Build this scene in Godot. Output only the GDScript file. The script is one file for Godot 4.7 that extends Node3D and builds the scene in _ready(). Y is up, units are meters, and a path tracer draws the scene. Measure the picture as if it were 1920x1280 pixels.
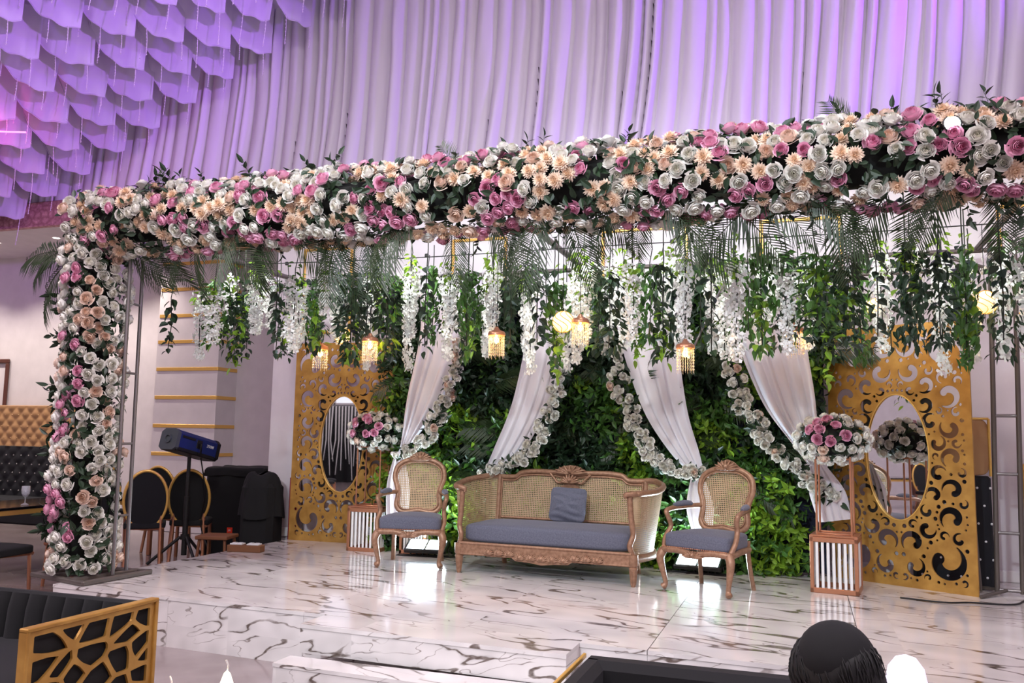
extends Node3D
# Wedding stage in a banquet hall. Units are metres; y = 0 is the top of the marble stage, the hall floor lies 0.356 m lower.

const FLOOR := -0.356
const SWAG_A := Vector3(-0.35, 0.02, 0.54)
const SWAG_B := Vector3(-0.2, -0.1, 0.27)
var rng := RandomNumberGenerator.new()
var M := {}
var used := {}
var mesh_of := {}


# ---------------------------------------------------------------- mesh builder
class MB:
	var v := PackedVector3Array()
	var n := PackedVector3Array()
	var t := PackedVector2Array()
	var c := PackedColorArray()
	var ix := PackedInt32Array()
	var col := Color(1, 1, 1)

	func p(a: Vector3, nn: Vector3, uv := Vector2.ZERO) -> int:
		v.append(a)
		n.append(nn)
		t.append(uv)
		c.append(col)
		return v.size() - 1

	func tri(a: int, b: int, d: int) -> void:
		var g := (v[b] - v[a]).cross(v[d] - v[a])
		ix.append(a)
		if g.dot(n[a] + n[b] + n[d]) > 0.0:
			ix.append(d)
			ix.append(b)
		else:
			ix.append(b)
			ix.append(d)

	func quad(a: int, b: int, d: int, e: int) -> void:
		tri(a, b, d)
		tri(a, d, e)

	func poly(pts: Array, hint: Vector3) -> void:
		var g: Vector3 = (pts[1] - pts[0]).cross(pts[2] - pts[0])
		if g.length() < 1e-12 and pts.size() > 3:
			g = (pts[2] - pts[0]).cross(pts[3] - pts[0])
		g = g.normalized()
		if g.dot(hint) < 0.0:
			g = -g
		var first := v.size()
		for q in pts:
			var uv := Vector2(q.x, q.y)
			if absf(g.y) > 0.6:
				uv = Vector2(q.x, q.z)
			elif absf(g.x) > 0.6:
				uv = Vector2(q.z, q.y)
			p(q, g, uv)
		for k in range(1, pts.size() - 1):
			tri(first, first + k, first + k + 1)

	func box(o: Vector3, s: Vector3, b := Basis.IDENTITY, ch := 0.0) -> void:
		var h := s * 0.5
		if ch <= 0.0:
			for a in 3:
				for sg in [-1.0, 1.0]:
					var pts := []
					for k in [[-1, -1], [1, -1], [1, 1], [-1, 1]]:
						var q := Vector3.ZERO
						q[a] = h[a] * sg
						q[(a + 1) % 3] = h[(a + 1) % 3] * k[0]
						q[(a + 2) % 3] = h[(a + 2) % 3] * k[1]
						pts.append(o + b * q)
					var ax := Vector3.ZERO
					ax[a] = sg
					poly(pts, b * ax)
			return
		ch = minf(ch, minf(h.x, minf(h.y, h.z)) * 0.95)
		for a in 3:
			var a1 := (a + 1) % 3
			var a2 := (a + 2) % 3
			for sg in [-1.0, 1.0]:
				var pts := []
				for k in [[-1, -1], [1, -1], [1, 1], [-1, 1]]:
					var q := Vector3.ZERO
					q[a] = h[a] * sg
					q[a1] = (h[a1] - ch) * k[0]
					q[a2] = (h[a2] - ch) * k[1]
					pts.append(o + b * q)
				var ax := Vector3.ZERO
				ax[a] = sg
				poly(pts, b * ax)
			for s1 in [-1.0, 1.0]:
				for s2 in [-1.0, 1.0]:
					var pts := []
					for k in [[0, -1], [0, 1], [1, 1], [1, -1]]:
						var q := Vector3.ZERO
						q[a] = (h[a] - ch) * k[1]
						q[a1] = (h[a1] - (0.0 if k[0] == 0 else ch)) * s1
						q[a2] = (h[a2] - (ch if k[0] == 0 else 0.0)) * s2
						pts.append(o + b * q)
					var ax := Vector3.ZERO
					ax[a1] = s1
					ax[a2] = s2
					poly(pts, b * ax)
		for s0 in [-1.0, 1.0]:
			for s1 in [-1.0, 1.0]:
				for s2 in [-1.0, 1.0]:
					var sg := Vector3(s0, s1, s2)
					var pts := []
					for a in 3:
						var q := (h - Vector3(ch, ch, ch)) * sg
						q[a] = h[a] * sg[a]
						pts.append(o + b * q)
					poly(pts, b * sg)

	func tube(pts: Array, rad, seg := 8, closed := false, flat := 1.0) -> void:
		var m := pts.size()
		var up := Vector3.UP
		var d0: Vector3 = (pts[1] - pts[0]).normalized()
		if absf(d0.y) > 0.9:
			up = Vector3.RIGHT
		var side := d0.cross(up).normalized()
		var first := v.size()
		for i in m:
			var a: Vector3 = pts[(i - 1 + m) % m] if closed else pts[maxi(i - 1, 0)]
			var b: Vector3 = pts[(i + 1) % m] if closed else pts[mini(i + 1, m - 1)]
			var d := (b - a).normalized()
			side = (side - d * side.dot(d)).normalized()
			var oth := d.cross(side).normalized()
			var r: float = rad[i] if rad is Array else rad
			for k in seg:
				var w := TAU * k / seg
				var nn := side * cos(w) + oth * sin(w)
				p(pts[i] + (side * cos(w) + oth * sin(w) * flat) * r, nn, Vector2(float(k) / seg, i * 0.1))
		for i in (m if closed else m - 1):
			var j := (i + 1) % m
			for k in seg:
				var k2 := (k + 1) % seg
				quad(first + i * seg + k, first + j * seg + k, first + j * seg + k2, first + i * seg + k2)
		if not closed:
			for e in [0, m - 1]:
				var d: Vector3 = (pts[0] - pts[1]) if e == 0 else (pts[m - 1] - pts[m - 2])
				var ring := []
				for k in seg:
					ring.append(v[first + e * seg + k])
				poly(ring, d)

	func lathe(prof: Array, seg := 16, xf := Transform3D.IDENTITY) -> void:
		for i in prof.size() - 1:
			var a: Vector2 = prof[i]
			var b: Vector2 = prof[i + 1]
			if a.distance_to(b) < 1e-6:
				continue
			var d := (b - a).normalized()
			var na := Vector2(d.y, -d.x)
			var nb := na
			if i > 0:
				var e: Vector2 = (a - prof[i - 1]).normalized()
				if e.dot(d) > 0.6:
					na = (na + Vector2(e.y, -e.x)).normalized()
			if i < prof.size() - 2:
				var e: Vector2 = (prof[i + 2] - b).normalized()
				if e.dot(d) > 0.6:
					nb = (nb + Vector2(e.y, -e.x)).normalized()
			var first := v.size()
			for k in seg + 1:
				var w := TAU * k / seg
				var cs := Vector3(cos(w), 0, sin(w))
				p(xf * (cs * a.x + Vector3(0, a.y, 0)), (xf.basis * (cs * na.x + Vector3(0, na.y, 0))).normalized(), Vector2(float(k) / seg, a.y))
				p(xf * (cs * b.x + Vector3(0, b.y, 0)), (xf.basis * (cs * nb.x + Vector3(0, nb.y, 0))).normalized(), Vector2(float(k) / seg, b.y))
			for k in seg:
				var q := first + k * 2
				quad(q, q + 1, q + 3, q + 2)

	func grid(f: Callable, nu: int, nv: int, flip := false) -> void:
		var first := v.size()
		var w := nu + 1
		for j in nv + 1:
			for i in nu + 1:
				p(f.call(float(i) / nu, float(j) / nv), Vector3.ZERO, Vector2(float(i) / nu, float(j) / nv))
		for j in nv + 1:
			for i in nu + 1:
				var du := v[first + j * w + mini(i + 1, nu)] - v[first + j * w + maxi(i - 1, 0)]
				var dv := v[first + mini(j + 1, nv) * w + i] - v[first + maxi(j - 1, 0) * w + i]
				var g := du.cross(dv).normalized()
				n[first + j * w + i] = -g if flip else g
		for j in nv:
			for i in nu:
				var a := first + j * w + i
				quad(a, a + 1, a + w + 1, a + w)

	func extrude(poly2: PackedVector2Array, z0: float, z1: float, xf := Transform3D.IDENTITY) -> void:
		var tr := Geometry2D.triangulate_polygon(poly2)
		for z in [z0, z1]:
			var nn := xf.basis * Vector3(0, 0, 1.0 if (z == z1) == (z1 > z0) else -1.0)
			var first := v.size()
			for q in poly2:
				p(xf * Vector3(q.x, q.y, z), nn, q)
			for k in range(0, tr.size(), 3):
				tri(first + tr[k], first + tr[k + 1], first + tr[k + 2])
		var cw := Geometry2D.is_polygon_clockwise(poly2)
		for i in poly2.size():
			var a := poly2[i]
			var b := poly2[(i + 1) % poly2.size()]
			var d := b - a
			var o := Vector3(d.y, -d.x, 0) * (-1.0 if cw else 1.0)
			poly([xf * Vector3(a.x, a.y, z0), xf * Vector3(b.x, b.y, z0), xf * Vector3(b.x, b.y, z1), xf * Vector3(a.x, a.y, z1)], xf.basis * o)

	func add(o: MB, xf: Transform3D) -> void:
		var first := v.size()
		var nb := xf.basis.inverse().transposed()
		for i in o.v.size():
			v.append(xf * o.v[i])
			n.append((nb * o.n[i]).normalized())
		t.append_array(o.t)
		for q in o.c:
			c.append(q * col)
		for i in o.ix:
			ix.append(first + i)

	func mesh() -> ArrayMesh:
		var a := []
		a.resize(Mesh.ARRAY_MAX)
		a[Mesh.ARRAY_VERTEX] = v
		a[Mesh.ARRAY_NORMAL] = n
		a[Mesh.ARRAY_TEX_UV] = t
		a[Mesh.ARRAY_COLOR] = c
		a[Mesh.ARRAY_INDEX] = ix
		var m := ArrayMesh.new()
		m.add_surface_from_arrays(Mesh.PRIMITIVE_TRIANGLES, a)
		return m


# ---------------------------------------------------------------- nodes
func numbered(parent: Node, called: String) -> String:
	var key := str(parent.get_instance_id()) + called
	var k: int = used.get(key, -1) + 1
	used[key] = k
	return called if k == 0 else "%s_%03d" % [called, k]


func tag(o: Node, label: String, category := "", group := "", kind := "") -> Node:
	if label:
		o.set_meta("label", label)
	if category:
		o.set_meta("category", category)
	if group:
		o.set_meta("group", group)
	if kind:
		o.set_meta("kind", kind)
	return o


func thing(called: String, label: String, category: String, at := Vector3.ZERO, turn := 0.0, group := "") -> Node3D:
	var o := Node3D.new()
	o.name = numbered(self, called)
	add_child(o, true)
	o.position = at
	o.rotation_degrees.y = turn
	tag(o, label, category, group)
	return o


func part(called: String, m, material: Material, parent: Node = self, xf := Transform3D.IDENTITY) -> MeshInstance3D:
	var o := MeshInstance3D.new()
	o.name = numbered(parent, called)
	o.mesh = m.mesh() if m is MB else m
	o.material_override = material
	parent.add_child(o, true)
	o.transform = xf
	return o


func struct(called: String, m, material: Material, parent: Node = self) -> MeshInstance3D:
	var o := part(called, m, material, parent)
	if parent == self:
		o.set_meta("kind", "structure")
	return o


func scatter(called: String, m: Mesh, material: Material, parent: Node, places: Array, tints := []) -> MultiMeshInstance3D:
	var mm := MultiMesh.new()
	mm.transform_format = MultiMesh.TRANSFORM_3D
	mm.use_colors = tints.size() > 0
	mm.mesh = m
	mm.instance_count = places.size()
	for i in places.size():
		mm.set_instance_transform(i, places[i])
		if tints.size() > 0:
			mm.set_instance_color(i, tints[i])
	var o := MultiMeshInstance3D.new()
	o.name = numbered(parent, called)
	o.multimesh = mm
	o.material_override = material
	o.set_meta("kind", "stuff")
	parent.add_child(o, true)
	return o


func dup(o: Node3D, at: Vector3, turn: float, label: String) -> Node3D:
	var d: Node3D = o.duplicate()
	var base := str(o.name).rstrip("0123456789").rstrip("_")
	d.name = numbered(self, base)
	add_child(d, true)
	d.position = at
	d.rotation_degrees.y = turn
	d.set_meta("label", label)
	return d


func mat(called: String, col: Color, rough := 0.6, metal := 0.0) -> StandardMaterial3D:
	var m := StandardMaterial3D.new()
	m.resource_name = called
	m.albedo_color = col
	m.roughness = rough
	m.metallic = metal
	M[called] = m
	return m


func glow(called: String, col: Color, energy: float) -> StandardMaterial3D:
	var m := mat(called, Color(0.9, 0.9, 0.9), 0.4)
	m.emission_enabled = true
	m.emission = col
	m.emission_energy_multiplier = energy
	return m


func noise(seed_: int, freq: float, oct := 4) -> FastNoiseLite:
	var f := FastNoiseLite.new()
	f.seed = seed_
	f.noise_type = FastNoiseLite.TYPE_SIMPLEX_SMOOTH
	f.frequency = freq
	f.fractal_octaves = oct
	return f


func grain(called: String, seed_: int, freq: float, lo: Color, hi: Color, size := 256) -> NoiseTexture2D:
	var x := NoiseTexture2D.new()
	x.width = size
	x.height = size
	x.seamless = true
	x.noise = noise(seed_, freq)
	var g := Gradient.new()
	g.set_color(0, lo)
	g.set_color(1, hi)
	x.color_ramp = g
	x.resource_name = called
	return x


func tri_tex(m: StandardMaterial3D, tx: Texture2D, scale: float, world := true) -> void:
	m.albedo_texture = tx
	m.uv1_triplanar = true
	m.uv1_world_triplanar = world
	m.uv1_scale = Vector3.ONE * scale


func aim(nrm: Vector3, spin: float) -> Basis:
	var y := nrm.normalized()
	var x := y.cross(Vector3(0.31, 0.2, 0.93)).normalized()
	if x.length() < 0.5:
		x = Vector3.RIGHT
	var z := x.cross(y).normalized()
	return Basis(x, y, z) * Basis(Vector3.UP, spin)


func rr(a: float, b: float) -> float:
	return rng.randf_range(a, b)


func nth(k: int) -> String:
	var small := ["first", "second", "third", "fourth", "fifth", "sixth", "seventh", "eighth", "ninth", "tenth", "eleventh", "twelfth", "thirteenth", "fourteenth", "fifteenth", "sixteenth", "seventeenth", "eighteenth", "nineteenth"]
	if k < 19:
		return small[k]
	var tens := ["twenty", "thirty", "forty", "fifty"]
	var d := (k + 1) / 10
	var u := (k + 1) % 10
	if u == 0:
		return ["twentieth", "thirtieth", "fortieth", "fiftieth"][d - 2]
	return tens[d - 2] + "-" + small[u - 1]


func curve(ctrl: Array, m: int, closed := false) -> Array:
	# Catmull-Rom through the control points
	var out := []
	var c := ctrl.size()
	var spans := c if closed else c - 1
	for i in (m if closed else m + 1):
		var x := float(i) / m * spans
		var k := mini(int(x), spans - 1)
		var f := x - k
		var a = ctrl[(k - 1 + c) % c] if closed or k > 0 else ctrl[0]
		var b = ctrl[k % c]
		var d = ctrl[(k + 1) % c]
		var e = ctrl[(k + 2) % c] if closed or k + 2 < c else ctrl[c - 1]
		out.append(b.cubic_interpolate(d, a, e, f))
	return out


func area(called: String, at: Vector3, to: Vector3, size: Vector2, col: Color, e: float) -> void:
	var l := AreaLight3D.new()
	l.name = called
	l.area_size = size
	l.light_color = col
	l.light_energy = e
	l.shadow_enabled = true
	l.area_range = 30.0
	l.area_attenuation = 2.0
	add_child(l, true)
	var up := Vector3.UP if absf((to - at).normalized().y) < 0.95 else Vector3.FORWARD
	l.look_at_from_position(at, to, up)


func omni(called: String, at: Vector3, col: Color, e: float, size := 0.05) -> void:
	var l := OmniLight3D.new()
	l.name = called
	l.light_color = col
	l.light_energy = e
	l.light_size = size
	l.omni_range = 30.0
	l.omni_attenuation = 2.0
	l.shadow_enabled = true
	add_child(l, true)
	l.position = at


func spot(called: String, at: Vector3, to: Vector3, col: Color, e: float, angle: float, size := 0.08) -> void:
	var l := SpotLight3D.new()
	l.name = called
	l.light_color = col
	l.light_energy = e
	l.light_size = size
	l.spot_angle = angle
	l.spot_angle_attenuation = 0.6
	l.spot_range = 30.0
	l.spot_attenuation = 2.0
	l.shadow_enabled = true
	add_child(l, true)
	var up := Vector3.UP if absf((to - at).normalized().y) < 0.95 else Vector3.FORWARD
	l.look_at_from_position(at, to, up)


# ---------------------------------------------------------------- the whole
func _ready() -> void:
	rng.seed = 7
	var cam := Camera3D.new()
	cam.name = "camera"
	cam.transform = Transform3D(Basis(Vector3(0.946, 0.0173, -0.3232), Vector3(0.0202, 0.9936, 0.1105), Vector3(0.322, -0.1110, 0.9399)).orthonormalized(), Vector3(0, 1.22, 0))
	cam.fov = rad_to_deg(2.0 * atan(640.0 / 1588.0))
	cam.near = 0.05
	cam.far = 100.0
	add_child(cam)
	cam.current = true
	var env := Environment.new()
	env.background_mode = Environment.BG_COLOR
	env.background_color = Color(0.05, 0.05, 0.06)
	env.ambient_light_source = Environment.AMBIENT_SOURCE_DISABLED
	env.tonemap_mode = Environment.TONE_MAPPER_LINEAR
	env.tonemap_exposure = 1.05
	env.sdfgi_enabled = true
	env.ssao_enabled = true
	env.ssil_enabled = true
	var we := WorldEnvironment.new()
	we.name = "environment"
	we.environment = env
	add_child(we)
	hall_lights()
	materials()
	flower_meshes()
	hall()
	stage()
	wall_drape()
	ceiling_swags()
	pink_strip()
	trusses()
	greenery()
	drapes()
	panels()
	sofa_and_chairs()
	flower_stands()
	stage_floods()
	left_side()
	right_side()
	pendants()
	hanging()
	flower_beam()
	foreground()


func hall_lights() -> void:
	# unseen ceiling panels placed to light hall and stage (meshes in hall())
	area("unseen_ceiling_panel_light_a", Vector3(-2.5, 7.95, -2.5), Vector3(-2.5, 0, -2.5), Vector2(2.4, 1.2), Color(1.0, 0.965, 1.0), 34.0)
	area("unseen_ceiling_panel_light_b", Vector3(-8.0, 7.95, 1.0), Vector3(-8.0, 0, 1.0), Vector2(2.4, 1.2), Color(1.0, 0.955, 0.99), 54.0)
	area("unseen_ceiling_panel_light_c", Vector3(2.5, 7.95, 1.0), Vector3(2.5, 0, 1.0), Vector2(2.4, 1.2), Color(1.0, 0.965, 1.0), 44.0)
	# added cool white fill for drapes and garlands, passing under the flower beam
	spot("added_stage_fill_light", Vector3(-2.2, 5.8, 4.0), Vector3(-2.0, 1.2, -8.2), Color(0.9, 0.96, 1.0), 56.0, 19.0, 0.2)
	# unseen violet wash lamps: one grazing the drape from high right, one lighting swags
	spot("unseen_violet_wash_light_a", Vector3(4.8, 7.2, -7.4), Vector3(-4.0, 6.2, -9.7), Color(0.62, 0.28, 1.0), 32.0, 34.0, 0.2)
	spot("unseen_violet_wash_light_b", Vector3(4.8, 4.6, 0.5), Vector3(-9.0, 6.0, -8.2), Color(0.74, 0.47, 1.0), 115.0, 10.5, 0.2)


func materials() -> void:
	var m: StandardMaterial3D
	m = mat("plaster", Color(0.86, 0.83, 0.84), 0.75)
	tri_tex(m, grain("plaster_grain", 3, 0.02, Color(0.95, 0.95, 0.95), Color(1, 1, 1)), 0.5)
	mat("white_paint", Color(0.9, 0.88, 0.87), 0.6)
	mat("gold_strip", Color(0.9, 0.72, 0.38), 0.3, 0.45)
	m = mat("panel_gold", Color(0.78, 0.6, 0.3), 0.42, 0.4)
	tri_tex(m, grain("gold_grain", 5, 0.015, Color(0.82, 0.78, 0.72), Color(1, 1, 1)), 1.4, false)
	m = mat("carved_wood", Color(0.68, 0.53, 0.43), 0.4, 0.3)
	tri_tex(m, grain("wood_grain", 6, 0.03, Color(0.74, 0.7, 0.66), Color(1, 1, 1)), 3.0, false)
	mat("cane", Color(0.7, 0.6, 0.47), 0.6)
	m = mat("velvet_grey", Color(0.42, 0.43, 0.49), 0.9)
	tri_tex(m, grain("velvet_nap", 8, 0.06, Color(0.75, 0.75, 0.78), Color(1, 1, 1)), 4.0, false)
	m.rim_enabled = true
	m.rim = 0.5
	m.rim_tint = 0.4
	m = mat("velvet_black", Color(0.035, 0.037, 0.05), 0.85)
	m.rim_enabled = true
	m.rim = 0.25
	mat("navy_cloth", Color(0.05, 0.055, 0.09), 0.8)
	mat("tan_leather", Color(0.66, 0.5, 0.34), 0.55)
	mat("black_plastic", Color(0.03, 0.03, 0.035), 0.5)
	mat("black_cloth", Color(0.035, 0.035, 0.045), 0.9)
	mat("blue_metal", Color(0.09, 0.16, 0.42), 0.4, 0.3)
	mat("grey_metal", Color(0.33, 0.36, 0.37), 0.45, 0.4)
	mat("steel", Color(0.55, 0.53, 0.53), 0.35, 0.8)
	mat("old_steel", Color(0.42, 0.39, 0.37), 0.55, 0.6)
	mat("red_orange", Color(0.9, 0.2, 0.06), 0.5)
	mat("white_plastic", Color(0.9, 0.9, 0.9), 0.4)
	mat("wood_box", Color(0.48, 0.31, 0.19), 0.6)
	mat("brown_wood", Color(0.33, 0.17, 0.12), 0.45)
	mat("rose_gold", Color(0.72, 0.5, 0.38), 0.35, 0.6)
	m = mat("drape_white", Color(0.88, 0.86, 0.88), 0.8)
	m.backlight_enabled = true
	m.backlight = Color(0.35, 0.34, 0.36)
	m = mat("drape_wall", Color(0.84, 0.8, 0.86), 0.75)
	m = mat("swag_cloth", Color(0.82, 0.76, 0.88), 0.8)
	m.backlight_enabled = true
	m.backlight = Color(0.4, 0.38, 0.42)
	mat("strand", Color(0.92, 0.85, 0.95), 0.3)
	mat("blue_cloth", Color(0.05, 0.07, 0.17), 0.85)
	m = mat("mirror", Color(0.93, 0.93, 0.94), 0.015, 1.0)
	m = mat("clear_glass", Color(0.95, 0.97, 1.0, 0.25), 0.03)
	m.transparency = BaseMaterial3D.TRANSPARENCY_ALPHA
	m = mat("smoked_glass", Color(0.05, 0.05, 0.06), 0.08)
	for k in [["rose_white", Color(0.96, 0.955, 0.93)], ["rose_pink", Color(0.95, 0.74, 0.83)], ["rose_peach", Color(0.96, 0.88, 0.82)], ["mum_peach", Color(0.96, 0.88, 0.8)], ["petal_white", Color(0.95, 0.95, 0.93)]]:
		m = mat(k[0], k[1], 0.65)
		m.vertex_color_use_as_albedo = true
		m.backlight_enabled = true
		m.backlight = Color(0.3, 0.3, 0.3)
	for k in [["leaf_dark", Color(0.13, 0.22, 0.13), 0.3], ["leaf_green", Color(0.27, 0.43, 0.17), 0.6], ["leaf_bright", Color(0.55, 0.7, 0.22), 0.9], ["leaf_palm", Color(0.19, 0.26, 0.14), 0.4]]:
		m = mat(k[0], k[1], 0.45)
		m.vertex_color_use_as_albedo = true
		m.backlight_enabled = true
		m.backlight = Color(k[2], k[2], k[2])
	mat("stem", Color(0.1, 0.11, 0.07), 0.7)
	mat("foam", Color(0.03, 0.05, 0.035), 0.9)
	mat("cable", Color(0.02, 0.02, 0.02), 0.5)
	mat("hair", Color(0.02, 0.017, 0.02), 0.65)
	mat("skin", Color(0.55, 0.36, 0.27), 0.55)
	m = mat("crystal", Color(1, 0.95, 0.85, 0.35), 0.05)
	m.transparency = BaseMaterial3D.TRANSPARENCY_ALPHA
	glow("lamp_warm", Color(1.0, 0.78, 0.42), 6.0)
	glow("lamp_globe", Color(1.0, 0.82, 0.45), 1.6)
	glow("lamp_cold", Color(0.9, 0.96, 1.0), 12.0)
	glow("lamp_panel", Color(1.0, 0.96, 0.93), 5.0)
	glow("lamp_violet", Color(0.65, 0.3, 1.0), 4.0)
	glow("lamp_candle", Color(1.0, 0.9, 0.72), 9.0)
	glow("lamp_pink", Color(1.0, 0.4, 0.75), 2.0)
	glow("dome_glow", Color(0.88, 0.84, 1.0), 0.7)
	marble()
	# cornice: pink embossed band
	m = mat("cornice_pink", Color(0.95, 0.78, 0.79), 0.6)
	var x := NoiseTexture2D.new()
	x.width = 256
	x.height = 256
	x.seamless = true
	var f := FastNoiseLite.new()
	f.seed = 4
	f.noise_type = FastNoiseLite.TYPE_CELLULAR
	f.cellular_return_type = FastNoiseLite.RETURN_DISTANCE2_SUB
	f.frequency = 0.05
	x.noise = f
	var g := Gradient.new()
	g.set_color(0, Color(0.62, 0.5, 0.5))
	g.set_color(1, Color(1.0, 0.95, 0.95))
	x.color_ramp = g
	tri_tex(m, x, 0.7)


func marble() -> void:
	var w := 1536
	var h := 1024
	var n1 := noise(11, 0.0019, 3)
	var n2 := noise(12, 0.0026, 3)
	var n3 := noise(13, 0.0022, 2)
	var n4 := noise(14, 0.008, 3)
	var n5 := noise(15, 0.004, 2)
	var data := PackedByteArray()
	data.resize(w * h * 3)
	var o := 0
	for y in h:
		for x in w:
			var fx := float(x)
			var fy := float(y) * 2.3 - fx * 0.42
			var wob := n4.get_noise_2d(fx, fy) * 20.0
			var fade := minf(minf(fx, w - fx) / 40.0, 1.0)
			var a := absf(n1.get_noise_2d(fx * 0.75, fy * 1.1 + wob))
			var b := absf(n2.get_noise_2d(fx + wob, fy * 1.2 + 900.0))
			var gate := smoothstep(-0.4, 0.05, n3.get_noise_2d(fx * 0.7, fy * 0.45))
			var gate2 := smoothstep(0.0, 0.4, n5.get_noise_2d(fx * 0.6 + 400.0, fy * 0.5))
			var wd := 0.03 + 0.1 * maxf(0.0, n5.get_noise_2d(fx, fy + 300.0))
			var vein := (1.0 - smoothstep(wd * 0.35, wd, a)) * gate
			vein = maxf(vein, (1.0 - smoothstep(0.008, 0.028, b)) * gate2 * 0.7)
			vein *= 0.8 + 0.4 * n4.get_noise_2d(fx * 3.0, fy * 3.0)
			var cloud := 0.93 + 0.07 * n3.get_noise_2d(fx * 2.0 + 99.0, fy) - 0.1 * (1.0 - smoothstep(0.0, 0.09, a)) * gate
			vein = clampf(vein, 0.0, 1.0) * fade * 0.88
			data[o] = int(255.0 * lerpf(0.90 * cloud, 0.30, vein))
			data[o + 1] = int(255.0 * lerpf(0.875 * cloud, 0.25, vein))
			data[o + 2] = int(255.0 * lerpf(0.865 * cloud, 0.22, vein))
			o += 3
	var im := Image.create_from_data(w, h, false, Image.FORMAT_RGB8, data)
	var m := mat("marble", Color(1, 1, 1), 0.1)
	m.albedo_texture = ImageTexture.create_from_image(im)
	m.metallic_specular = 0.6
	m = mat("marble_body", Color(0.2, 0.17, 0.16), 0.6)
	m = mat("hall_tile", Color(0.62, 0.57, 0.57), 0.14)
	tri_tex(m, grain("tile_cloud", 21, 0.012, Color(0.8, 0.78, 0.77), Color(1, 1, 1)), 0.4)


# ---------------------------------------------------------------- flowers and leaves
func petal(b: MB, phi: float, half: float, r0: float, r1: float, y0: float, y1: float, flare: float, tint: Color) -> void:
	# a cupped petal: swells outwards, then closes in (flare < 0) or folds back (flare > 0) at its rim
	b.col = tint
	b.grid(func(u: float, q: float) -> Vector3:
		var a := (u - 0.5) * 2.0
		var rim := 1.0 - 0.2 * a * a * q
		var r := r0 + (r1 - r0) * sin(minf(q * 1.35, 1.0) * PI * 0.5) + flare * pow(q, 3.0)
		var y := y0 + (y1 - y0) * q * rim - maxf(flare, 0.0) * 0.8 * pow(q, 5.0)
		var w := phi + a * half * (0.5 + 0.5 * sin(minf(q * 1.3, 1.0) * PI * 0.5))
		return Vector3(cos(w) * r, y, sin(w) * r), 3, 4)


func rose_mesh(deep: Color, light: Color, open: float) -> ArrayMesh:
	var b := MB.new()
	var total := 17
	for i in total:
		var k := float(i) / (total - 1)
		var phi := i * 2.3999 + rr(-0.2, 0.2)
		var r1 := lerpf(0.08, 0.46, pow(k, 0.85))
		var y1 := lerpf(0.44, 0.2, k * k) + rr(-0.025, 0.025)
		var flare := lerpf(-0.03, 0.11 * open, k * k) if k > 0.45 else -0.03
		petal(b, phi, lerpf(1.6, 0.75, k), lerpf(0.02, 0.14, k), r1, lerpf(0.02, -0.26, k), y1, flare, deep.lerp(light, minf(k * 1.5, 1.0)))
	return b.mesh()


func mum_mesh(deep: Color, light: Color) -> ArrayMesh:
	var b := MB.new()
	for ring in 6:
		var k := ring / 5.0
		var cnt := 7 + ring * 3
		for i in cnt:
			var phi := TAU * (i + 0.5 * (ring % 2)) / cnt + rr(-0.12, 0.12)
			var el := lerpf(1.35, -0.25, k) + rr(-0.12, 0.12)
			var ln := lerpf(0.3, 0.5, k) * rr(0.9, 1.08)
			var d := Vector3(cos(phi) * cos(el), sin(el), sin(phi) * cos(el))
			var sd := Vector3(-sin(phi), 0, cos(phi))
			var nn := sd.cross(d).normalized()
			if nn.y < 0:
				nn = -nn
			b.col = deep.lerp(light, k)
			var w := 0.055 + 0.02 * k
			var a0 := b.p(d * 0.06 - sd * 0.02, nn)
			var a1 := b.p(d * 0.06 + sd * 0.02, nn)
			var m0 := b.p(d * ln * 0.65 - sd * w - nn * 0.02, (nn - sd * 0.4).normalized())
			var m1 := b.p(d * ln * 0.65 + sd * w - nn * 0.02, (nn + sd * 0.4).normalized())
			var e := b.p(d * ln + nn * 0.05, (nn - d * 0.4).normalized())
			b.quad(a0, a1, m1, m0)
			b.tri(m0, m1, e)
	return b.mesh()


func leaf_mb(ln: float, wd: float, droop: float, tint := Color(1, 1, 1)) -> MB:
	# a leaf along +x from the origin, its face up, folded at the midrib
	var b := MB.new()
	b.col = tint
	var segs := 4
	for s in [-1.0, 1.0]:
		var first := b.v.size()
		for i in segs + 1:
			var u := float(i) / segs
			var w: float = wd * 0.5 * sin(PI * pow(u, 0.75)) * s
			var y := -droop * u * u
			var nn := Vector3(0.4 * droop / ln, 1, -0.35 * s).normalized()
			b.p(Vector3(u * ln, y, 0), nn, Vector2(u, 0.5))
			b.p(Vector3(u * ln, y + absf(w) * 0.3, w), nn, Vector2(u, 0.5 + 0.5 * s))
		for i in segs:
			var q := first + i * 2
			b.quad(q, q + 1, q + 3, q + 2)
	return b


func sprig_mb(leaves: int, ln: float, lf: float, wd: float) -> MB:
	# a twig along +y with paired leaves
	var b := MB.new()
	b.col = Color(0.6, 0.6, 0.5)
	b.tube([Vector3.ZERO, Vector3(0.01, ln * 0.5, 0), Vector3(0, ln, 0.01)], ln * 0.012, 4)
	for i in leaves:
		var k := float(i) / leaves
		var y := ln * (0.12 + 0.88 * k)
		var a := i * 2.6 + rr(-0.3, 0.3)
		var tip := i == leaves - 1
		var bs := Basis(Vector3.UP, a) * Basis(Vector3(0, 0, 1), (1.3 if tip else 0.55 + rr(-0.25, 0.25))) * Basis(Vector3.RIGHT, rr(-0.5, 0.5))
		var q := rr(0.8, 1.15)
		b.col = Color(q, q, q)
		b.add(leaf_mb(lf * rr(0.8, 1.15), wd, lf * 0.2), Transform3D(bs, Vector3(0, y, 0)))
	return b


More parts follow.
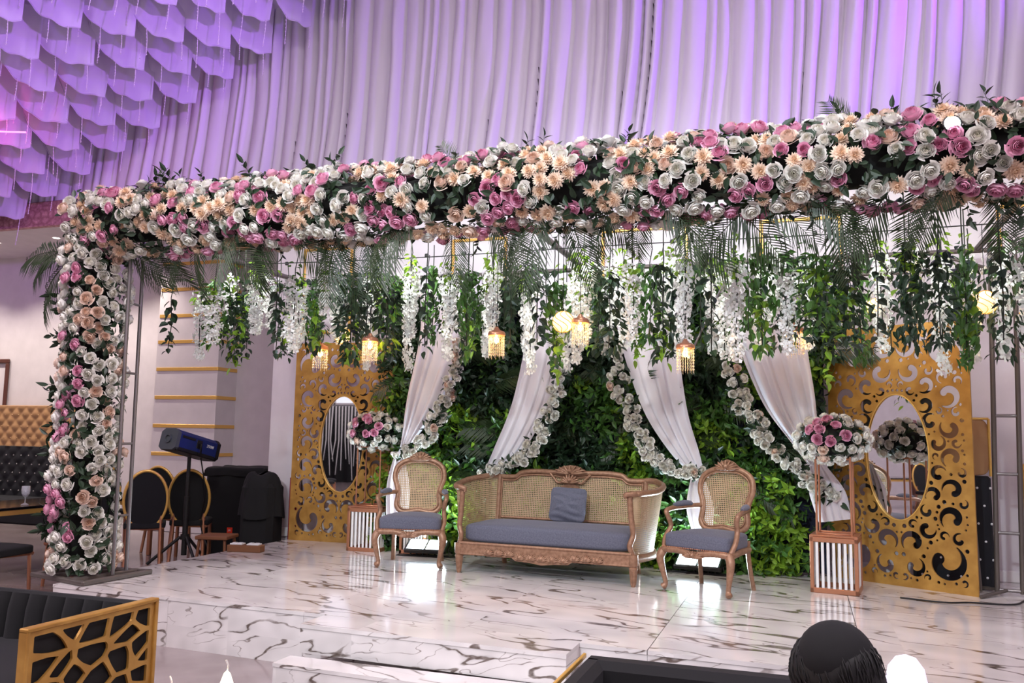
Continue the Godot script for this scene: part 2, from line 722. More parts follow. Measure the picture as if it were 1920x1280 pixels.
func frond_mb(ln: float, pairs: int, leaflet: float, arch: float, narrow := 0.0055) -> MB:
	# palm frond along +x drooping towards -y
	var b := MB.new()
	var at := func(u: float) -> Vector3: return Vector3(u * ln, -arch * ln * u * u, 0)
	var pts := []
	for i in 9:
		pts.append(at.call(i / 8.0))
	var rads := []
	for i in 9:
		rads.append(lerpf(0.006, 0.0015, i / 8.0))
	b.tube(pts, rads, 4)
	for i in pairs:
		var u := 0.1 + 0.9 * float(i) / pairs
		var o: Vector3 = at.call(u)
		for s in [-1.0, 1.0]:
			var l := leaflet * (0.55 + 0.45 * sin(PI * minf(u * 1.1, 1.0))) * rr(0.85, 1.1)
			var d := Vector3(0.75 + rr(-0.1, 0.1), -0.25 - arch * u, s * 0.8).normalized()
			var mid := o + d * l * 0.55
			var tip := o + d * l + Vector3(0, -0.25 * l, 0)
			var sd := d.cross(Vector3.UP).normalized()
			var nn := sd.cross(d).normalized()
			if nn.y < 0:
				nn = -nn
			var q := rr(0.75, 1.2)
			b.col = Color(q, q, q)
			var a0 := b.p(o - sd * narrow * 0.4, nn)
			var a1 := b.p(o + sd * narrow * 0.4, nn)
			var m0 := b.p(mid - sd * narrow, nn)
			var m1 := b.p(mid + sd * narrow, nn)
			var e := b.p(tip, nn)
			b.quad(a0, a1, m1, m0)
			b.tri(m0, m1, e)
	return b


func flower_meshes() -> void:
	mesh_of.white_rose = []
	mesh_of.pink_rose = []
	mesh_of.peach_rose = []
	mesh_of.peach_chrysanthemum = []
	for k in 3:
		var op := [0.85, 1.0, 1.1][k] as float
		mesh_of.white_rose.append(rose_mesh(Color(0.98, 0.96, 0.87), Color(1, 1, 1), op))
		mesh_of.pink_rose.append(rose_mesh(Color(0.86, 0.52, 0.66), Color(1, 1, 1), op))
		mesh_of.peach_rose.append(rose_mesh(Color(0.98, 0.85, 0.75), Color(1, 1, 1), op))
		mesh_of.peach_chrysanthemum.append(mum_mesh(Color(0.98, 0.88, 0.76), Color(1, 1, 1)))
	mesh_of.leaf = leaf_mb(1.0, 0.5, 0.22).mesh()
	mesh_of.round_leaf = leaf_mb(1.0, 0.72, 0.18).mesh()
	mesh_of.sprig = []
	for k in 3:
		mesh_of.sprig.append(sprig_mb(7, 0.17, 0.075, 0.034).mesh())
	mesh_of.frond = []
	for k in 3:
		mesh_of.frond.append(frond_mb(0.5, 24, 0.24, 0.45 + 0.15 * k).mesh())


func flower(kind: String, parent: Node, at: Vector3, nrm: Vector3, size: float) -> void:
	var ms: Array = mesh_of[kind]
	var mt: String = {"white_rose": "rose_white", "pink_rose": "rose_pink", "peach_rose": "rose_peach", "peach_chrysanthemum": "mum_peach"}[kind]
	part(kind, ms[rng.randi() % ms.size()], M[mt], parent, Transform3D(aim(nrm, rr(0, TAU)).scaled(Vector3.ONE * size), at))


func leaf_places(cnt: int, place: Callable) -> Array:
	# place gives [point, normal]; leaves fan out along the surface
	var out := []
	for i in cnt:
		var q: Array = place.call()
		var nrm: Vector3 = q[1]
		var side := aim(nrm, rr(0, TAU)).x
		var d := (side + nrm * rr(0.1, 1.1)).normalized()
		var up := (nrm - d * d.dot(nrm)).normalized()
		up = (up + side.cross(nrm) * rr(-0.5, 0.5)).normalized()
		var z := d.cross(up).normalized()
		up = z.cross(d).normalized()
		var s: float = rr(0.055, 0.1)
		out.append(Transform3D(Basis(d * s, up * s, z * s), q[0]))
	return out


# ---------------------------------------------------------------- the room
func hall() -> void:
	var b := MB.new()
	b.box(Vector3(-5, FLOOR - 0.1, -1.5), Vector3(24, 0.2, 22))
	struct("floor", b, M.hall_tile)
	b = MB.new()
	b.box(Vector3(-5, 8.1, -1.5), Vector3(24, 0.2, 22))
	struct("ceiling", b, M.plaster)
	b = MB.new()
	b.box(Vector3(-5, 3.8, -11.65), Vector3(24, 8.6, 0.3))
	struct("wall_back", b, M.plaster)
	b = MB.new()
	b.box(Vector3(-16.15, 3.8, -1.5), Vector3(0.3, 8.6, 22))
	struct("wall_left", b, M.plaster)
	b = MB.new()
	b.box(Vector3(5.65, 3.8, -1.5), Vector3(0.3, 8.6, 22))
	struct("wall_right", b, M.plaster)
	b = MB.new()
	b.box(Vector3(-5, 3.8, 8.65), Vector3(24, 8.6, 0.3))
	struct("wall_front", b, M.plaster)
	# the projecting wall behind the stage
	b = MB.new()
	b.box(Vector3(-0.3, 1.97, -10.15), Vector3(11.6, 4.66, 2.7))
	struct("wall_stage", b, M.plaster)
	# dropped soffit over the left aisle, with its embossed pink cornice
	b = MB.new()
	b.box(Vector3(-11.05, 4.47, -10.6), Vector3(9.9, 0.32, 1.8))
	var so := struct("trim_1", b, M.plaster)
	b = MB.new()
	b.box(Vector3(-11.05, 4.48, -9.68), Vector3(9.9, 0.38, 0.08), Basis.IDENTITY, 0.012)
	b.box(Vector3(-11.05, 4.285, -9.66), Vector3(9.9, 0.03, 0.1), Basis.IDENTITY, 0.008)
	struct("trim_2", b, M.cornice_pink)
	b = MB.new()
	b.box(Vector3(-5.2, 6.35, -9.95), Vector3(21.6, 3.4, 0.2))
	struct("wall_drape_backing", b, M.plaster)
	for k in 5:
		var x := -11.49 - 1.3 * k + (2.6 if k == 4 else 0.0) if k < 4 else -10.2
		var t := thing("recessed_ceiling_light", ["round recessed downlight in the soffit beside the flower column", "recessed downlight in the soffit at the photo's left edge", "recessed soffit downlight beyond the left edge of view", "recessed soffit downlight farthest along the left aisle", "recessed soffit downlight hidden behind the flower column"][k], "light", Vector3(x, 4.31, -10.42), 0.0, "downlights in the soffit")
		b = MB.new()
		b.lathe([Vector2(0.05, 0.0), Vector2(0.075, -0.006), Vector2(0.078, 0.0)], 20)
		part("rim", b, M.white_paint, t)
		b = MB.new()
		b.lathe([Vector2(0.0, -0.004), Vector2(0.052, -0.004), Vector2(0.052, 0.0)], 20)
		part("diffuser", b, M.lamp_panel, t)
		spot("downlight_beam", Vector3(x, 4.29, -10.42), Vector3(x, 0, -10.5), Color(1, 0.95, 0.9), 5.0, 55.0, 0.05)
	# out-of-view hall ceiling lamps, placed to light hall and stage
	var k := 0
	for q in [Vector3(-2.5, 7.98, -2.5), Vector3(-8.0, 7.98, 1.0), Vector3(2.5, 7.98, 1.0)]:
		var t := thing("unseen_ceiling_light_panel", ["unseen square white light panel on the hall ceiling above the stage front", "unseen white light panel on the hall ceiling over the left tables", "unseen white light panel on the hall ceiling over the right aisle"][k], "light", q, 0.0)
		b = MB.new()
		b.box(Vector3.ZERO, Vector3(2.5, 0.05, 1.3), Basis.IDENTITY, 0.01)
		part("frame", b, M.white_paint, t)
		b = MB.new()
		b.box(Vector3(0, -0.024, 0), Vector3(2.38, 0.01, 1.18))
		part("diffuser", b, M.lamp_panel, t)
		k += 1
	k = 0
	for q in [[Vector3(4.86, 7.22, -7.38), Vector3(-4.0, 6.2, -9.7)], [Vector3(4.86, 4.6, 0.54), Vector3(-9.0, 6.0, -8.2)]]:  # out-of-view violet lamps placed to tint the drape and swags
		var t := thing("unseen_wash_lamp", ["unseen violet wash lamp high by the right wall, lighting the drape", "unseen violet wash lamp halfway up the right wall, lighting the swags"][k], "lamp", q[0])
		t.look_at_from_position(q[0], q[1], Vector3.UP)
		b = MB.new()
		b.box(Vector3(0, 0, 0.08), Vector3(0.86, 0.56, 0.14), Basis.IDENTITY, 0.02)
		part("housing", b, M.black_plastic, t)
		b = MB.new()
		b.box(Vector3(0, 0, 0.006), Vector3(0.8, 0.5, 0.006))
		part("lens", b, M.lamp_violet, t)
		b = MB.new()
		b.tube([Vector3(0, 0, 0.14), t.basis.inverse() * (Vector3(5.48, q[0].y, q[0].z) - q[0])], 0.025, 10)
		part("mast", b, M.black_plastic, t)
		k += 1
	var wl := thing("added_stage_fill_lamp", "added black fill lamp hung from the hall ceiling, aimed at the leaf wall", "lamp", Vector3(-2.2, 5.83, 4.04))  # added fill lamp, brightens the backdrop drapes and garlands
	wl.look_at_from_position(wl.position, Vector3(-2.0, 1.2, -8.2), Vector3.UP)
	b = MB.new()
	b.lathe([Vector2(0, 0.4), Vector2(0.1, 0.38), Vector2(0.13, 0.2), Vector2(0.15, 0.0), Vector2(0.14, 0.0)], 20, Transform3D(Basis(Vector3.RIGHT, PI / 2), Vector3.ZERO))
	part("housing", b, M.black_plastic, wl)
	b = MB.new()
	b.lathe([Vector2(0, 0.02), Vector2(0.14, 0.02)], 20, Transform3D(Basis(Vector3.RIGHT, PI / 2), Vector3.ZERO))
	part("lens", b, M.lamp_cold, wl)
	part_tube("hanger", [Vector3(0, 0, 0.2), wl.basis.inverse() * Vector3(0, 2.15, 0)], 0.02, M.black_plastic, wl)
	# pilaster with inlaid gold strips
	b = MB.new()
	b.box(Vector3(-9.25, 1.98, -11.27), Vector3(1.2, 4.66, 0.5))
	var pil := struct("trim_3", b, M.plaster)
	for y in [0.42, 0.85, 1.29, 1.74, 2.19, 2.63, 3.05, 3.48, 3.9]:
		b = MB.new()
		b.box(Vector3(-9.235, y, -11.012), Vector3(1.19, 0.055, 0.012), Basis.IDENTITY, 0.004)
		b.box(Vector3(-8.643, y, -11.25), Vector3(0.012, 0.055, 0.48), Basis.IDENTITY, 0.004)
		part("gold_strip", b, M.gold_strip, pil)
	b = MB.new()
	b.box(Vector3(-11.0, FLOOR + 0.06, -11.49), Vector3(9.8, 0.12, 0.02), Basis.IDENTITY, 0.005)
	struct("baseboard_back", b, M.white_paint)
	# gold moulding frames on the stage wall
	var ix := 0
	for q in [[-5.73, -5.05], [-3.77, -3.1], [-2.02, -1.1], [-0.38, 0.4], [1.75, 2.6]]:
		b = MB.new()
		frame_bars(b, q[0], q[1], 2.4, 3.45, -8.79, 0.035, 0.02)
		var t := part("wall_moulding_frame", b, M.gold_strip)
		tag(t, ["gold moulding frame high on the wall, above the first gold panel", "gold moulding frame on the wall left of centre, half hidden by vines", "gold moulding frame on the wall behind the middle vines", "gold moulding frame on the wall at right, its top corners showing under the beam", "gold moulding frame at the right edge of the photo"][ix], "moulding", "gold frames on the stage wall")
		ix += 1
	b = MB.new()
	frame_bars(b, 1.86, 2.7, 0.35, 1.05, -8.785, 0.06, 0.02)
	tag(part("wall_moulding_frame", b, M.gold_strip), "low gold moulding frame on the wall behind the ladder truss", "moulding")
	b = MB.new()
	b.box(Vector3(-0.3, 0.05, -8.79), Vector3(11.6, 0.1, 0.03), Basis.IDENTITY, 0.006)
	struct("baseboard_stage", b, M.white_paint)
	# far hall, seen in the mirrors: a window wall and a framed arch on the left
	var w := struct("window_1", window_mb(), M.white_paint)
	w.position = Vector3(-12.6, 3.6, 8.45)
	bead_curtain()
	b = MB.new()
	b.box(Vector3(0, 0, 0.0), Vector3(3.8, 2.8, 0.02))
	part("pane", b, glow("window_glow", Color(0.9, 0.93, 1.0), 0.8), w)
	var ar := thing("arched_frame", "brown wooden arched frame with a pale green panel on the far left wall", "frame", Vector3(-15.95, FLOOR, 5.3), 90.0)
	var pts := [Vector3(-0.55, 0, 0), Vector3(-0.6, 1.0, 0), Vector3(-0.55, 1.9, 0), Vector3(0, 2.15, 0), Vector3(0.55, 1.9, 0), Vector3(0.6, 1.0, 0), Vector3(0.55, 0, 0)]
	b = MB.new()
	b.tube(curve(pts, 40), 0.07, 8)
	part("frame", b, M.brown_wood, ar)
	b = MB.new()
	b.extrude(PackedVector2Array([Vector2(-0.55, 0), Vector2(0.55, 0), Vector2(0.58, 1.0), Vector2(0.53, 1.88), Vector2(0, 2.1), Vector2(-0.53, 1.88), Vector2(-0.58, 1.0)]), -0.02, 0.02)
	part("panel", b, mat("sage", Color(0.6, 0.62, 0.47), 0.7), ar)


func bead_curtain() -> void:
	var t := thing("bead_curtain", "dark curtain with white flower strands across the hall, seen only in the left mirror", "curtain", Vector3(-12.6, 0, 8.1))
	var b := MB.new()
	b.grid(func(u: float, q: float) -> Vector3: return Vector3((u - 0.5) * 4.6, lerpf(2.1, FLOOR, q), 0.06 * sin(u * 70.0)), 120, 4)
	part("cloth", b, M.black_cloth, t)
	b = MB.new()
	for i in 40:
		var x := -2.2 + 4.4 * i / 39.0
		b.tube([Vector3(x, 2.1, -0.12), Vector3(x + rr(-0.04, 0.04), 1.0, -0.14), Vector3(x + rr(-0.1, 0.1), rr(-0.3, 0.4), -0.12)], [0.03, 0.018, 0.008], 5)
	part("flower_strand", b, M.petal_white, t).set_meta("kind", "stuff")


func window_mb() -> MB:
	var b := MB.new()
	for x in [-1.95, -0.65, 0.65, 1.95]:
		b.box(Vector3(x, 0, -0.03), Vector3(0.08, 2.9, 0.08), Basis.IDENTITY, 0.01)
	for y in [-1.42, 0.0, 1.42]:
		b.box(Vector3(0, y, -0.03), Vector3(3.98, 0.08, 0.08), Basis.IDENTITY, 0.01)
	return b


func frame_bars(b: MB, x0: float, x1: float, y0: float, y1: float, z: float, w: float, d: float) -> void:
	b.box(Vector3((x0 + x1) / 2, y1 - w / 2, z), Vector3(x1 - x0, w, d), Basis.IDENTITY, d * 0.35)
	b.box(Vector3((x0 + x1) / 2, y0 + w / 2, z), Vector3(x1 - x0, w, d), Basis.IDENTITY, d * 0.35)
	b.box(Vector3(x0 + w / 2, (y0 + y1) / 2, z), Vector3(w, y1 - y0 - w * 2, d), Basis.IDENTITY, d * 0.35)
	b.box(Vector3(x1 - w / 2, (y0 + y1) / 2, z), Vector3(w, y1 - y0 - w * 2, d), Basis.IDENTITY, d * 0.35)


func slab(x0: float, x1: float, za0: float, za1: float, zb: float, y0: float, y1: float, k: int) -> MB:
	# a slab whose front edge runs from za0 (at x0) to za1 (at x1) and whose back lies at zb; veins shift with k
	var b := MB.new()
	var q := [Vector3(x0, 0, za0), Vector3(x1, 0, za1), Vector3(x1, 0, zb), Vector3(x0, 0, zb)]
	var ou := k * 0.37
	var ov := k * 0.23
	var top := []
	for a in q:
		top.append(b.p(Vector3(a.x, y1, a.z), Vector3.UP, Vector2(a.x / 3.6 + ou, a.z / 2.4 + ov)))
	b.quad(top[0], top[1], top[2], top[3])
	for i in 4:
		var a: Vector3 = q[i]
		var c: Vector3 = q[(i + 1) % 4]
		var nn := (c - a).cross(Vector3.UP).normalized()
		var mid: Vector3 = (q[0] + q[1] + q[2] + q[3]) / 4.0
		if nn.dot((a + c) / 2 - mid) < 0:
			nn = -nn
		var ids := []
		for s in [[a, y0], [c, y0], [c, y1], [a, y1]]:
			ids.append(b.p(Vector3(s[0].x, s[1], s[0].z), nn, Vector2((s[0].x + s[0].z * 0.5) / 2.2 + ou, s[1] / 1.4 + ov + 0.3)))
		b.quad(ids[0], ids[1], ids[2], ids[3])
	return b


func front(x: float) -> float:
	return -5.32 + (x + 5.67) * 0.053


func stage() -> void:
	var s := Node3D.new()
	s.name = "marble_stage"
	add_child(s, true)
	tag(s, "raised white marble stage with brown-grey veins under the cane sofa", "stage")
	var b := MB.new()
	b.extrude(PackedVector2Array([Vector2(-5.58, 5.4), Vector2(3.99, 4.9), Vector2(3.99, 8.76), Vector2(-5.58, 8.76)]), 0.02, -FLOOR, Transform3D(Basis(Vector3(1, 0, 0), Vector3(0, 0, -1), Vector3(0, -1, 0)), Vector3.ZERO))
	part("core", b, M.marble_body, s)
	var xs := [-5.62, -4.45, -3.26, -2.07, -0.88, 0.31, 1.5, 2.69, 4.0]
	var zs := [0.0, -6.22, -7.4, -8.78]
	var k := 0
	for i in xs.size() - 1:
		for j in 3:
			var g0 := 0.0025 if i == 4 else (0.0025 if i == 5 and j > 0 else 0.0005)
			var g1 := 0.0025 if i == 3 else (0.0025 if i == 4 and j > 0 else 0.0005)
			var x0: float = xs[i] + g0
			var x1: float = xs[i + 1] - g1
			var fa: float = front(x0) if j == 0 else zs[j] - 0.0005
			var fb: float = front(x1) if j == 0 else zs[j] - 0.0005
			part("marble_slab", slab(x0, x1, fa, fb, zs[j + 1] + 0.0005, -0.025, 0.0, i), M.marble, s)
			k += 1
	# facing slabs of the front and the left end
	for i in xs.size() - 1:
		var x0: float = xs[i] + 0.001
		var x1: float = xs[i + 1] - 0.001
		part("riser_slab", slab(x0, x1, front(x0) - 0.004, front(x1) - 0.004, front((x0 + x1) / 2) - 0.05, FLOOR, -0.026, i * 3 + 5), M.marble, s)
	part("riser_slab", slab(-5.616, -5.57, -5.4, -5.4, -8.78, FLOOR, -0.026, 4), M.marble, s)
	# the middle tongue of the stage and the step round it
	part("marble_slab", slab(-3.08, -1.29, -4.87, -4.79, -5.16, -0.025, 0.0005, 2), M.marble, s)
	part("riser_slab", slab(-3.078, -1.292, -4.874, -4.794, -5.1, -0.178, -0.026, 9), M.marble, s)
	var st := Node3D.new()
	st.name = "marble_step"
	add_child(st, true)
	tag(st, "lower white marble step in front of the stage's middle", "step")
	part("tread_slab", slab(-3.09, -1.28, -4.6, -4.52, -4.79, -0.2, -0.178, 7), M.marble, st)
	part("riser_slab", slab(-3.088, -1.282, -4.604, -4.524, -4.79, FLOOR, -0.201, 12), M.marble, st)


# ---------------------------------------------------------------- fabric overhead
func wall_drape() -> void:
	var edges := [-13.2]
	while edges[-1] < 4.8:
		edges.append(edges[-1] + rr(0.1, 0.3))
	var dep := []
	var lean := []
	for e in edges:
		dep.append(rr(0.07, 0.2))
		lean.append(rr(-0.1, 0.25))
	var nz := noise(33, 0.7, 3)
	var b := MB.new()
	var per := 9
	var cols := (edges.size() - 1) * per
	b.grid(func(u: float, q: float) -> Vector3:
		var f := u * cols
		var e := mini(int(f / per), edges.size() - 2)
		var w := f / per - e
		var x := lerpf(edges[e], edges[e + 1], w)
		var low := pow(q, 3.0)
		var z: float = -9.8 + dep[e] * pow(sin(PI * w), 0.62) * (0.8 + 0.5 * nz.get_noise_2d(x, q * 1.2)) + 0.03 * nz.get_noise_2d(x * 4.0, q * 1.5)
		x += -0.22 * low * (0.6 + lean[e]) + 0.05 * nz.get_noise_2d(x * 0.6 + 50.0, q * 0.8)
		return Vector3(x, lerpf(8.0, 4.62, q), z), cols, 22)
	tag(part("pleated_drape", b, M.drape_wall), "tall pale lilac pleated drape covering the upper wall above the flower beam", "drape")


func swag_mb(seed_: float) -> MB:
	var b := MB.new()
	# hangs from a slanting line; the free edge drops from the near end TL and runs level to the far end BR
	var TL := Vector3(-0.37, 0.66, 0.7)
	var TR := Vector3(0.0, 0.72, -0.04)
	b.grid(func(u: float, q: float) -> Vector3:
		var top := TL.lerp(TR, u)
		var bot := TL.bezier_interpolate(SWAG_A, SWAG_B, Vector3.ZERO, u)
		var p := top.lerp(bot, q)
		var fan := sin(u * 15.0 + seed_) + 0.5 * sin(u * 29.0 + seed_ * 2.0)
		p += Vector3(0.88, -0.2, 0.47) * (0.07 * sin(PI * q) * sin(PI * u) + 0.018 * q * fan)
		p.y += 0.012 * q * sin(u * 24.0 + seed_)
		return p, 34, 12)
	return b


func ceiling_swags() -> void:
	var U := Vector3(-0.61, -0.29, 0)
	var V := U * 0.45 + Vector3(0, 0, 0.54)
	var P0 := Vector3(-6.21, 6.69, -9.45)
	var meshes := []
	var hems := []
	for k in 3:
		var s := swag_mb(k * 1.9)
		meshes.append(s.mesh())
		var h := MB.new()
		var pts := []
		for i in 35:
			pts.append(s.v[12 * 35 + i] + Vector3(0, 0.0, 0.004))
		h.tube(pts, 0.008, 5)
		hems.append(h.mesh())
	var strand := MB.new()
	strand.tube([Vector3.ZERO, Vector3(0.006, -0.17, 0), Vector3(-0.006, -0.36, 0)], 0.0045, 4)
	for i in 8:
		strand.lathe([Vector2(0, -0.011), Vector2(0.01, 0), Vector2(0, 0.011)], 5, Transform3D(Basis(), Vector3(0, -0.03 - 0.045 * i, 0)))
	var sm := strand.mesh()
	# sloping ceiling cloth above the swags
	var c := MB.new()
	var A := P0 - U * 5.0 + Vector3(0, 0.75, -0.35)
	c.grid(func(u: float, q: float) -> Vector3: return A + U * (18.0 * u) + Vector3(0, 0.0, 9.0 * q) + Vector3(0, 0.03 * sin(q * 50.0), 0), 24, 60)
	tag(part("ceiling_cloth", c, M.swag_cloth), "sloping lilac cloth stretched under the ceiling above the scalloped swags", "cloth")
	for j in 12:
		var nth_in := 0
		for i in range(-1 - int(j * 0.45), 11):
			var at := P0 + U * i + V * j
			if at.x > -4.6 or at.x < -12.9:
				continue
			# only what the photograph can see: its left upper corner
			var d := at - Vector3(0, 1.22, 0)
			var cz := -(d.x * 0.322 - d.y * 0.111 + d.z * 0.9399)
			var px := 960.0 + 1588.0 * (d.x * 0.946 + d.y * 0.0173 - d.z * 0.3232) / cz
			var py := 640.0 - 1588.0 * (d.x * 0.0202 + d.y * 0.9936 + d.z * 0.1105) / cz
			if px < -110.0 or py < -110.0 or cz < 1.0:
				continue
			var t := thing("ceiling_swag", "lilac ceiling swag, %s down in the %s row out from the wall drape" % [nth(nth_in), nth(j)], "swag", at, 0.0, "scalloped ceiling swags")
			var k := rng.randi() % 3
			t.scale = Vector3(rr(0.95, 1.08), rr(0.9, 1.12), rr(0.95, 1.08))
			t.rotation_degrees = Vector3(rr(-4, 4), rr(-8, 8), rr(-3, 3))
			part("cloth", meshes[k], M.swag_cloth, t)
			part("hem", hems[k], M.swag_cloth, t)
			for s in 3:
				var u := [0.3, 0.6, 0.93][s] + rr(-0.08, 0.06) as float
				var q := Vector3(-0.37, 0.66, 0.7).bezier_interpolate(SWAG_A, SWAG_B, Vector3.ZERO, u)
				part("bead_strand", sm, M.strand, t, Transform3D(Basis().scaled(Vector3(1, rr(0.6, 1.2), 1)), q + Vector3(0.005, 0.01, 0.005)))
			nth_in += 1


func pink_strip() -> void:
	var t := thing("pink_light_strip", "glowing pink light strip among the ceiling swags at the photo's left edge", "light", Vector3(-9.75, 5.02, -7.62))
	part("tube", tube_mb(curve([Vector3(-0.5, 0.3, 0.5), Vector3(-0.2, 0.0, 0.25), Vector3(0.15, -0.1, 0.05), Vector3(0.6, -0.12, -0.1)], 16), 0.012, 8), M.lamp_pink, t)
	omni("pink_strip_light", Vector3(-9.6, 4.9, -7.45), Color(1.0, 0.25, 0.7), 0.35, 0.2)


# ---------------------------------------------------------------- steelwork
func truss_mb(a: Vector3, b_: Vector3, side: Vector3, rung: float, r := 0.02) -> MB:
	# a ladder: two rails joined by rungs
	var b := MB.new()
	b.tube([a - side, b_ - side], r, 8)
	b.tube([a + side, b_ + side], r, 8)
	var ln := a.distance_to(b_)
	var m := int(ln / rung)
	for i in m + 1:
		var q := a.lerp(b_, (i + 0.25) / (m + 0.5))
		b.tube([q - side, q + side], r * 0.75, 6)
	return b


func trusses() -> void:
	var t := thing("flower_column_frame", "grey steel post frame on a square base, carrying the flower column", "truss", Vector3(-5.67, 0, -5.68))
	var b := MB.new()
	for q in [Vector2(0.27, -0.02), Vector2(0.22, -0.22), Vector2(-0.14, -0.02), Vector2(-0.14, -0.22)]:
		part_tube("post", [Vector3(q.x, 0.03, q.y), Vector3(q.x - 0.04, 3.0, q.y)], 0.016, M.steel, t)
	for y in [0.5, 1.1, 1.7, 2.3]:
		part_tube("rung", [Vector3(0.265 - 0.013 * y, y, -0.02), Vector3(0.215 - 0.013 * y, y, -0.22)], 0.011, M.steel, t)
	b = MB.new()
	for q in [[Vector3(-0.36, 0.02, 0.17), Vector3(0.33, 0.02, 0.34)], [Vector3(0.33, 0.02, 0.34), Vector3(0.37, 0.02, -0.32)], [Vector3(0.37, 0.02, -0.32), Vector3(-0.26, 0.02, -0.29)], [Vector3(-0.26, 0.02, -0.29), Vector3(-0.36, 0.02, 0.17)], [Vector3(-0.2, 0.02, 0.2), Vector3(0.15, 0.02, -0.3)], [Vector3(0.12, 0.02, 0.28), Vector3(0.25, 0.02, -0.31)]]:
		b = MB.new()
		var d: Vector3 = q[1] - q[0]
		b.box((q[0] + q[1]) / 2, Vector3(d.length() + 0.04, 0.035, 0.05), Basis(Vector3.UP, -atan2(d.z, d.x)), 0.006)
		part("base_bar", b, M.old_steel, t)
	# tubes of the roof over the stage
	t = thing("roof_truss", "grey steel tube grid hanging over the stage behind the flower beam", "truss", Vector3(0, 0, 0))
	for x in [-5.45, -2.1, 1.5]:
		part_tube("tube", [Vector3(x, 2.95, -5.8), Vector3(x, 2.95, -8.35)], 0.028, M.old_steel, t)
	part_tube("tube", [Vector3(-5.5, 2.93, -8.32), Vector3(2.6, 2.93, -8.32)], 0.022, M.old_steel, t)
	part_tube("tube", [Vector3(-5.5, 2.76, -8.32), Vector3(2.6, 2.76, -8.32)], 0.018, M.old_steel, t)
	for i in 16:
		var x := -5.4 + i * 0.5
		part_tube("diagonal", [Vector3(x, 2.93 if i % 2 else 2.76, -8.32), Vector3(x + 0.5, 2.76 if i % 2 else 2.93, -8.32)], 0.014, M.old_steel, t)
	part_tube("tube", [Vector3(-5.6, 2.95, -5.66), Vector3(2.6, 2.95, -5.66)], 0.03, M.old_steel, t)
	part_tube("tube", [Vector3(2.5, 2.95, -5.66), Vector3(2.5, 0, -5.66)], 0.03, M.old_steel, t)
	# loose diagonal brace across the backdrop
	b = MB.new()
	b.tube([Vector3(-0.55, 2.9, -7.9), Vector3(-0.98, 1.98, -7.9)], 0.012, 8)
	tag(part("brace_tube", b, M.steel), "thin grey tube slanting down beside the hanging bead lamp", "tube")
	# ladder truss at right
	t = thing("ladder_truss", "tall narrow grey steel ladder truss standing behind the right gold panel", "truss", Vector3(1.6, 0, -8.02), -8.0)
	for s in [-1.0, 1.0]:
		part_tube("rail", [Vector3(0.09 * s - 0.03, 0.02, 0), Vector3(0.09 * s + 0.03, 2.93, 0)], 0.02, M.old_steel, t)
	for y in [0.04, 0.5, 0.98, 1.46, 1.94, 2.42, 2.86]:
		part_tube("rung", [Vector3(-0.12 + 0.02 * y, y, 0), Vector3(0.06 + 0.02 * y, y, 0)], 0.014, M.steel, t)
	b = MB.new()
	for q in [[-0.25, 0.22, 0.3], [-0.3, 0.15, -0.25], [0.3, -0.2, 0.3]]:
		b.tube([Vector3(q[0] * 0.2, 0.04, 0), Vector3(q[0], 0.015, q[2])], 0.014, 6)
	part("foot", b, M.old_steel, t)


func part_tube(called: String, pts: Array, r: float, m: Material, parent: Node, seg := 8) -> MeshInstance3D:
	var b := MB.new()
	b.tube(pts, r, seg)
	return part(called, b, m, parent)


# ---------------------------------------------------------------- backdrop
func greenery() -> void:
	var t := thing("greenery_backdrop", "tall dense green leaf wall behind the cane sofa", "greenery wall", Vector3(-2.0, 0, -8.42))
	var b := MB.new()
	b.box(Vector3(-0.04, 1.42, -0.03), Vector3(4.46, 2.8, 0.03))
	part("backing_cloth", b, M.blue_cloth, t)
	var nz := noise(41, 0.9, 2)
	var nz2 := noise(42, 0.6, 2)
	var places := [[], [], []]
	for i in 5200:
		var x := rr(-2.32, 2.22)
		var y := pow(rng.randf(), 1.15) * 2.86
		if x > 1.95 and y < 0.75 and rng.randf() < 0.85:
			continue
		var d := nz.get_noise_2d(x, y)
		var edge := rr(-0.06, 0.06)
		if x + edge > 2.2 or x + edge < -2.32:
			continue
		var thick := 0.05 + 0.1 * (d + 0.5)
		var nrm := Vector3(rr(-0.7, 0.7), rr(-0.8, 0.5), rr(0.35, 1.0)).normalized()
		var bs := aim(nrm, rr(0, TAU)).scaled(Vector3.ONE * rr(0.75, 1.35))
		var tone_and_glow := nz2.get_noise_2d(x * 2.0, y * 2.0 + 7.0) + rr(-0.25, 0.25) + (0.16 if y < 1.0 else -0.08)  # lower leaves picked brighter, floodlight glow put into their colour
		var kind := 2 if tone_and_glow > 0.38 else (1 if tone_and_glow > -0.02 else 0)
		places[kind].append(Transform3D(bs, Vector3(x, y, rr(-0.01, thick))))
	for kind in 3:
		for v in 3:
			var sub := []
			for i in range(v, places[kind].size(), 3):
				sub.append(places[kind][i])
			scatter("foliage", mesh_of.sprig[v], M[["leaf_dark", "leaf_green", "leaf_bright"][kind]], t, sub)
	var fr := []
	for v in 2:
		fr.append(frond_mb(0.42, 22, 0.2, 0.3, 0.007).mesh())
	for i in 46:
		var x := rr(-2.25, 2.2)
		var y := rr(0.5, 2.7)
		if x > 1.8 and y < 0.9:
			continue
		var a := rr(-0.6, PI + 0.6)
		var d := Vector3(cos(a), sin(a) * 0.7 - 0.35, 0.55).normalized()
		var up := (Vector3(0, 0.4, 1) - d * d.dot(Vector3(0, 0.4, 1))).normalized()
		var bs := Basis(d, up, d.cross(up)).scaled(Vector3.ONE * rr(0.75, 1.2))
		part("palm_frond", fr[i % 2], M.leaf_palm, t, Transform3D(bs, Vector3(x, y, 0.07)))


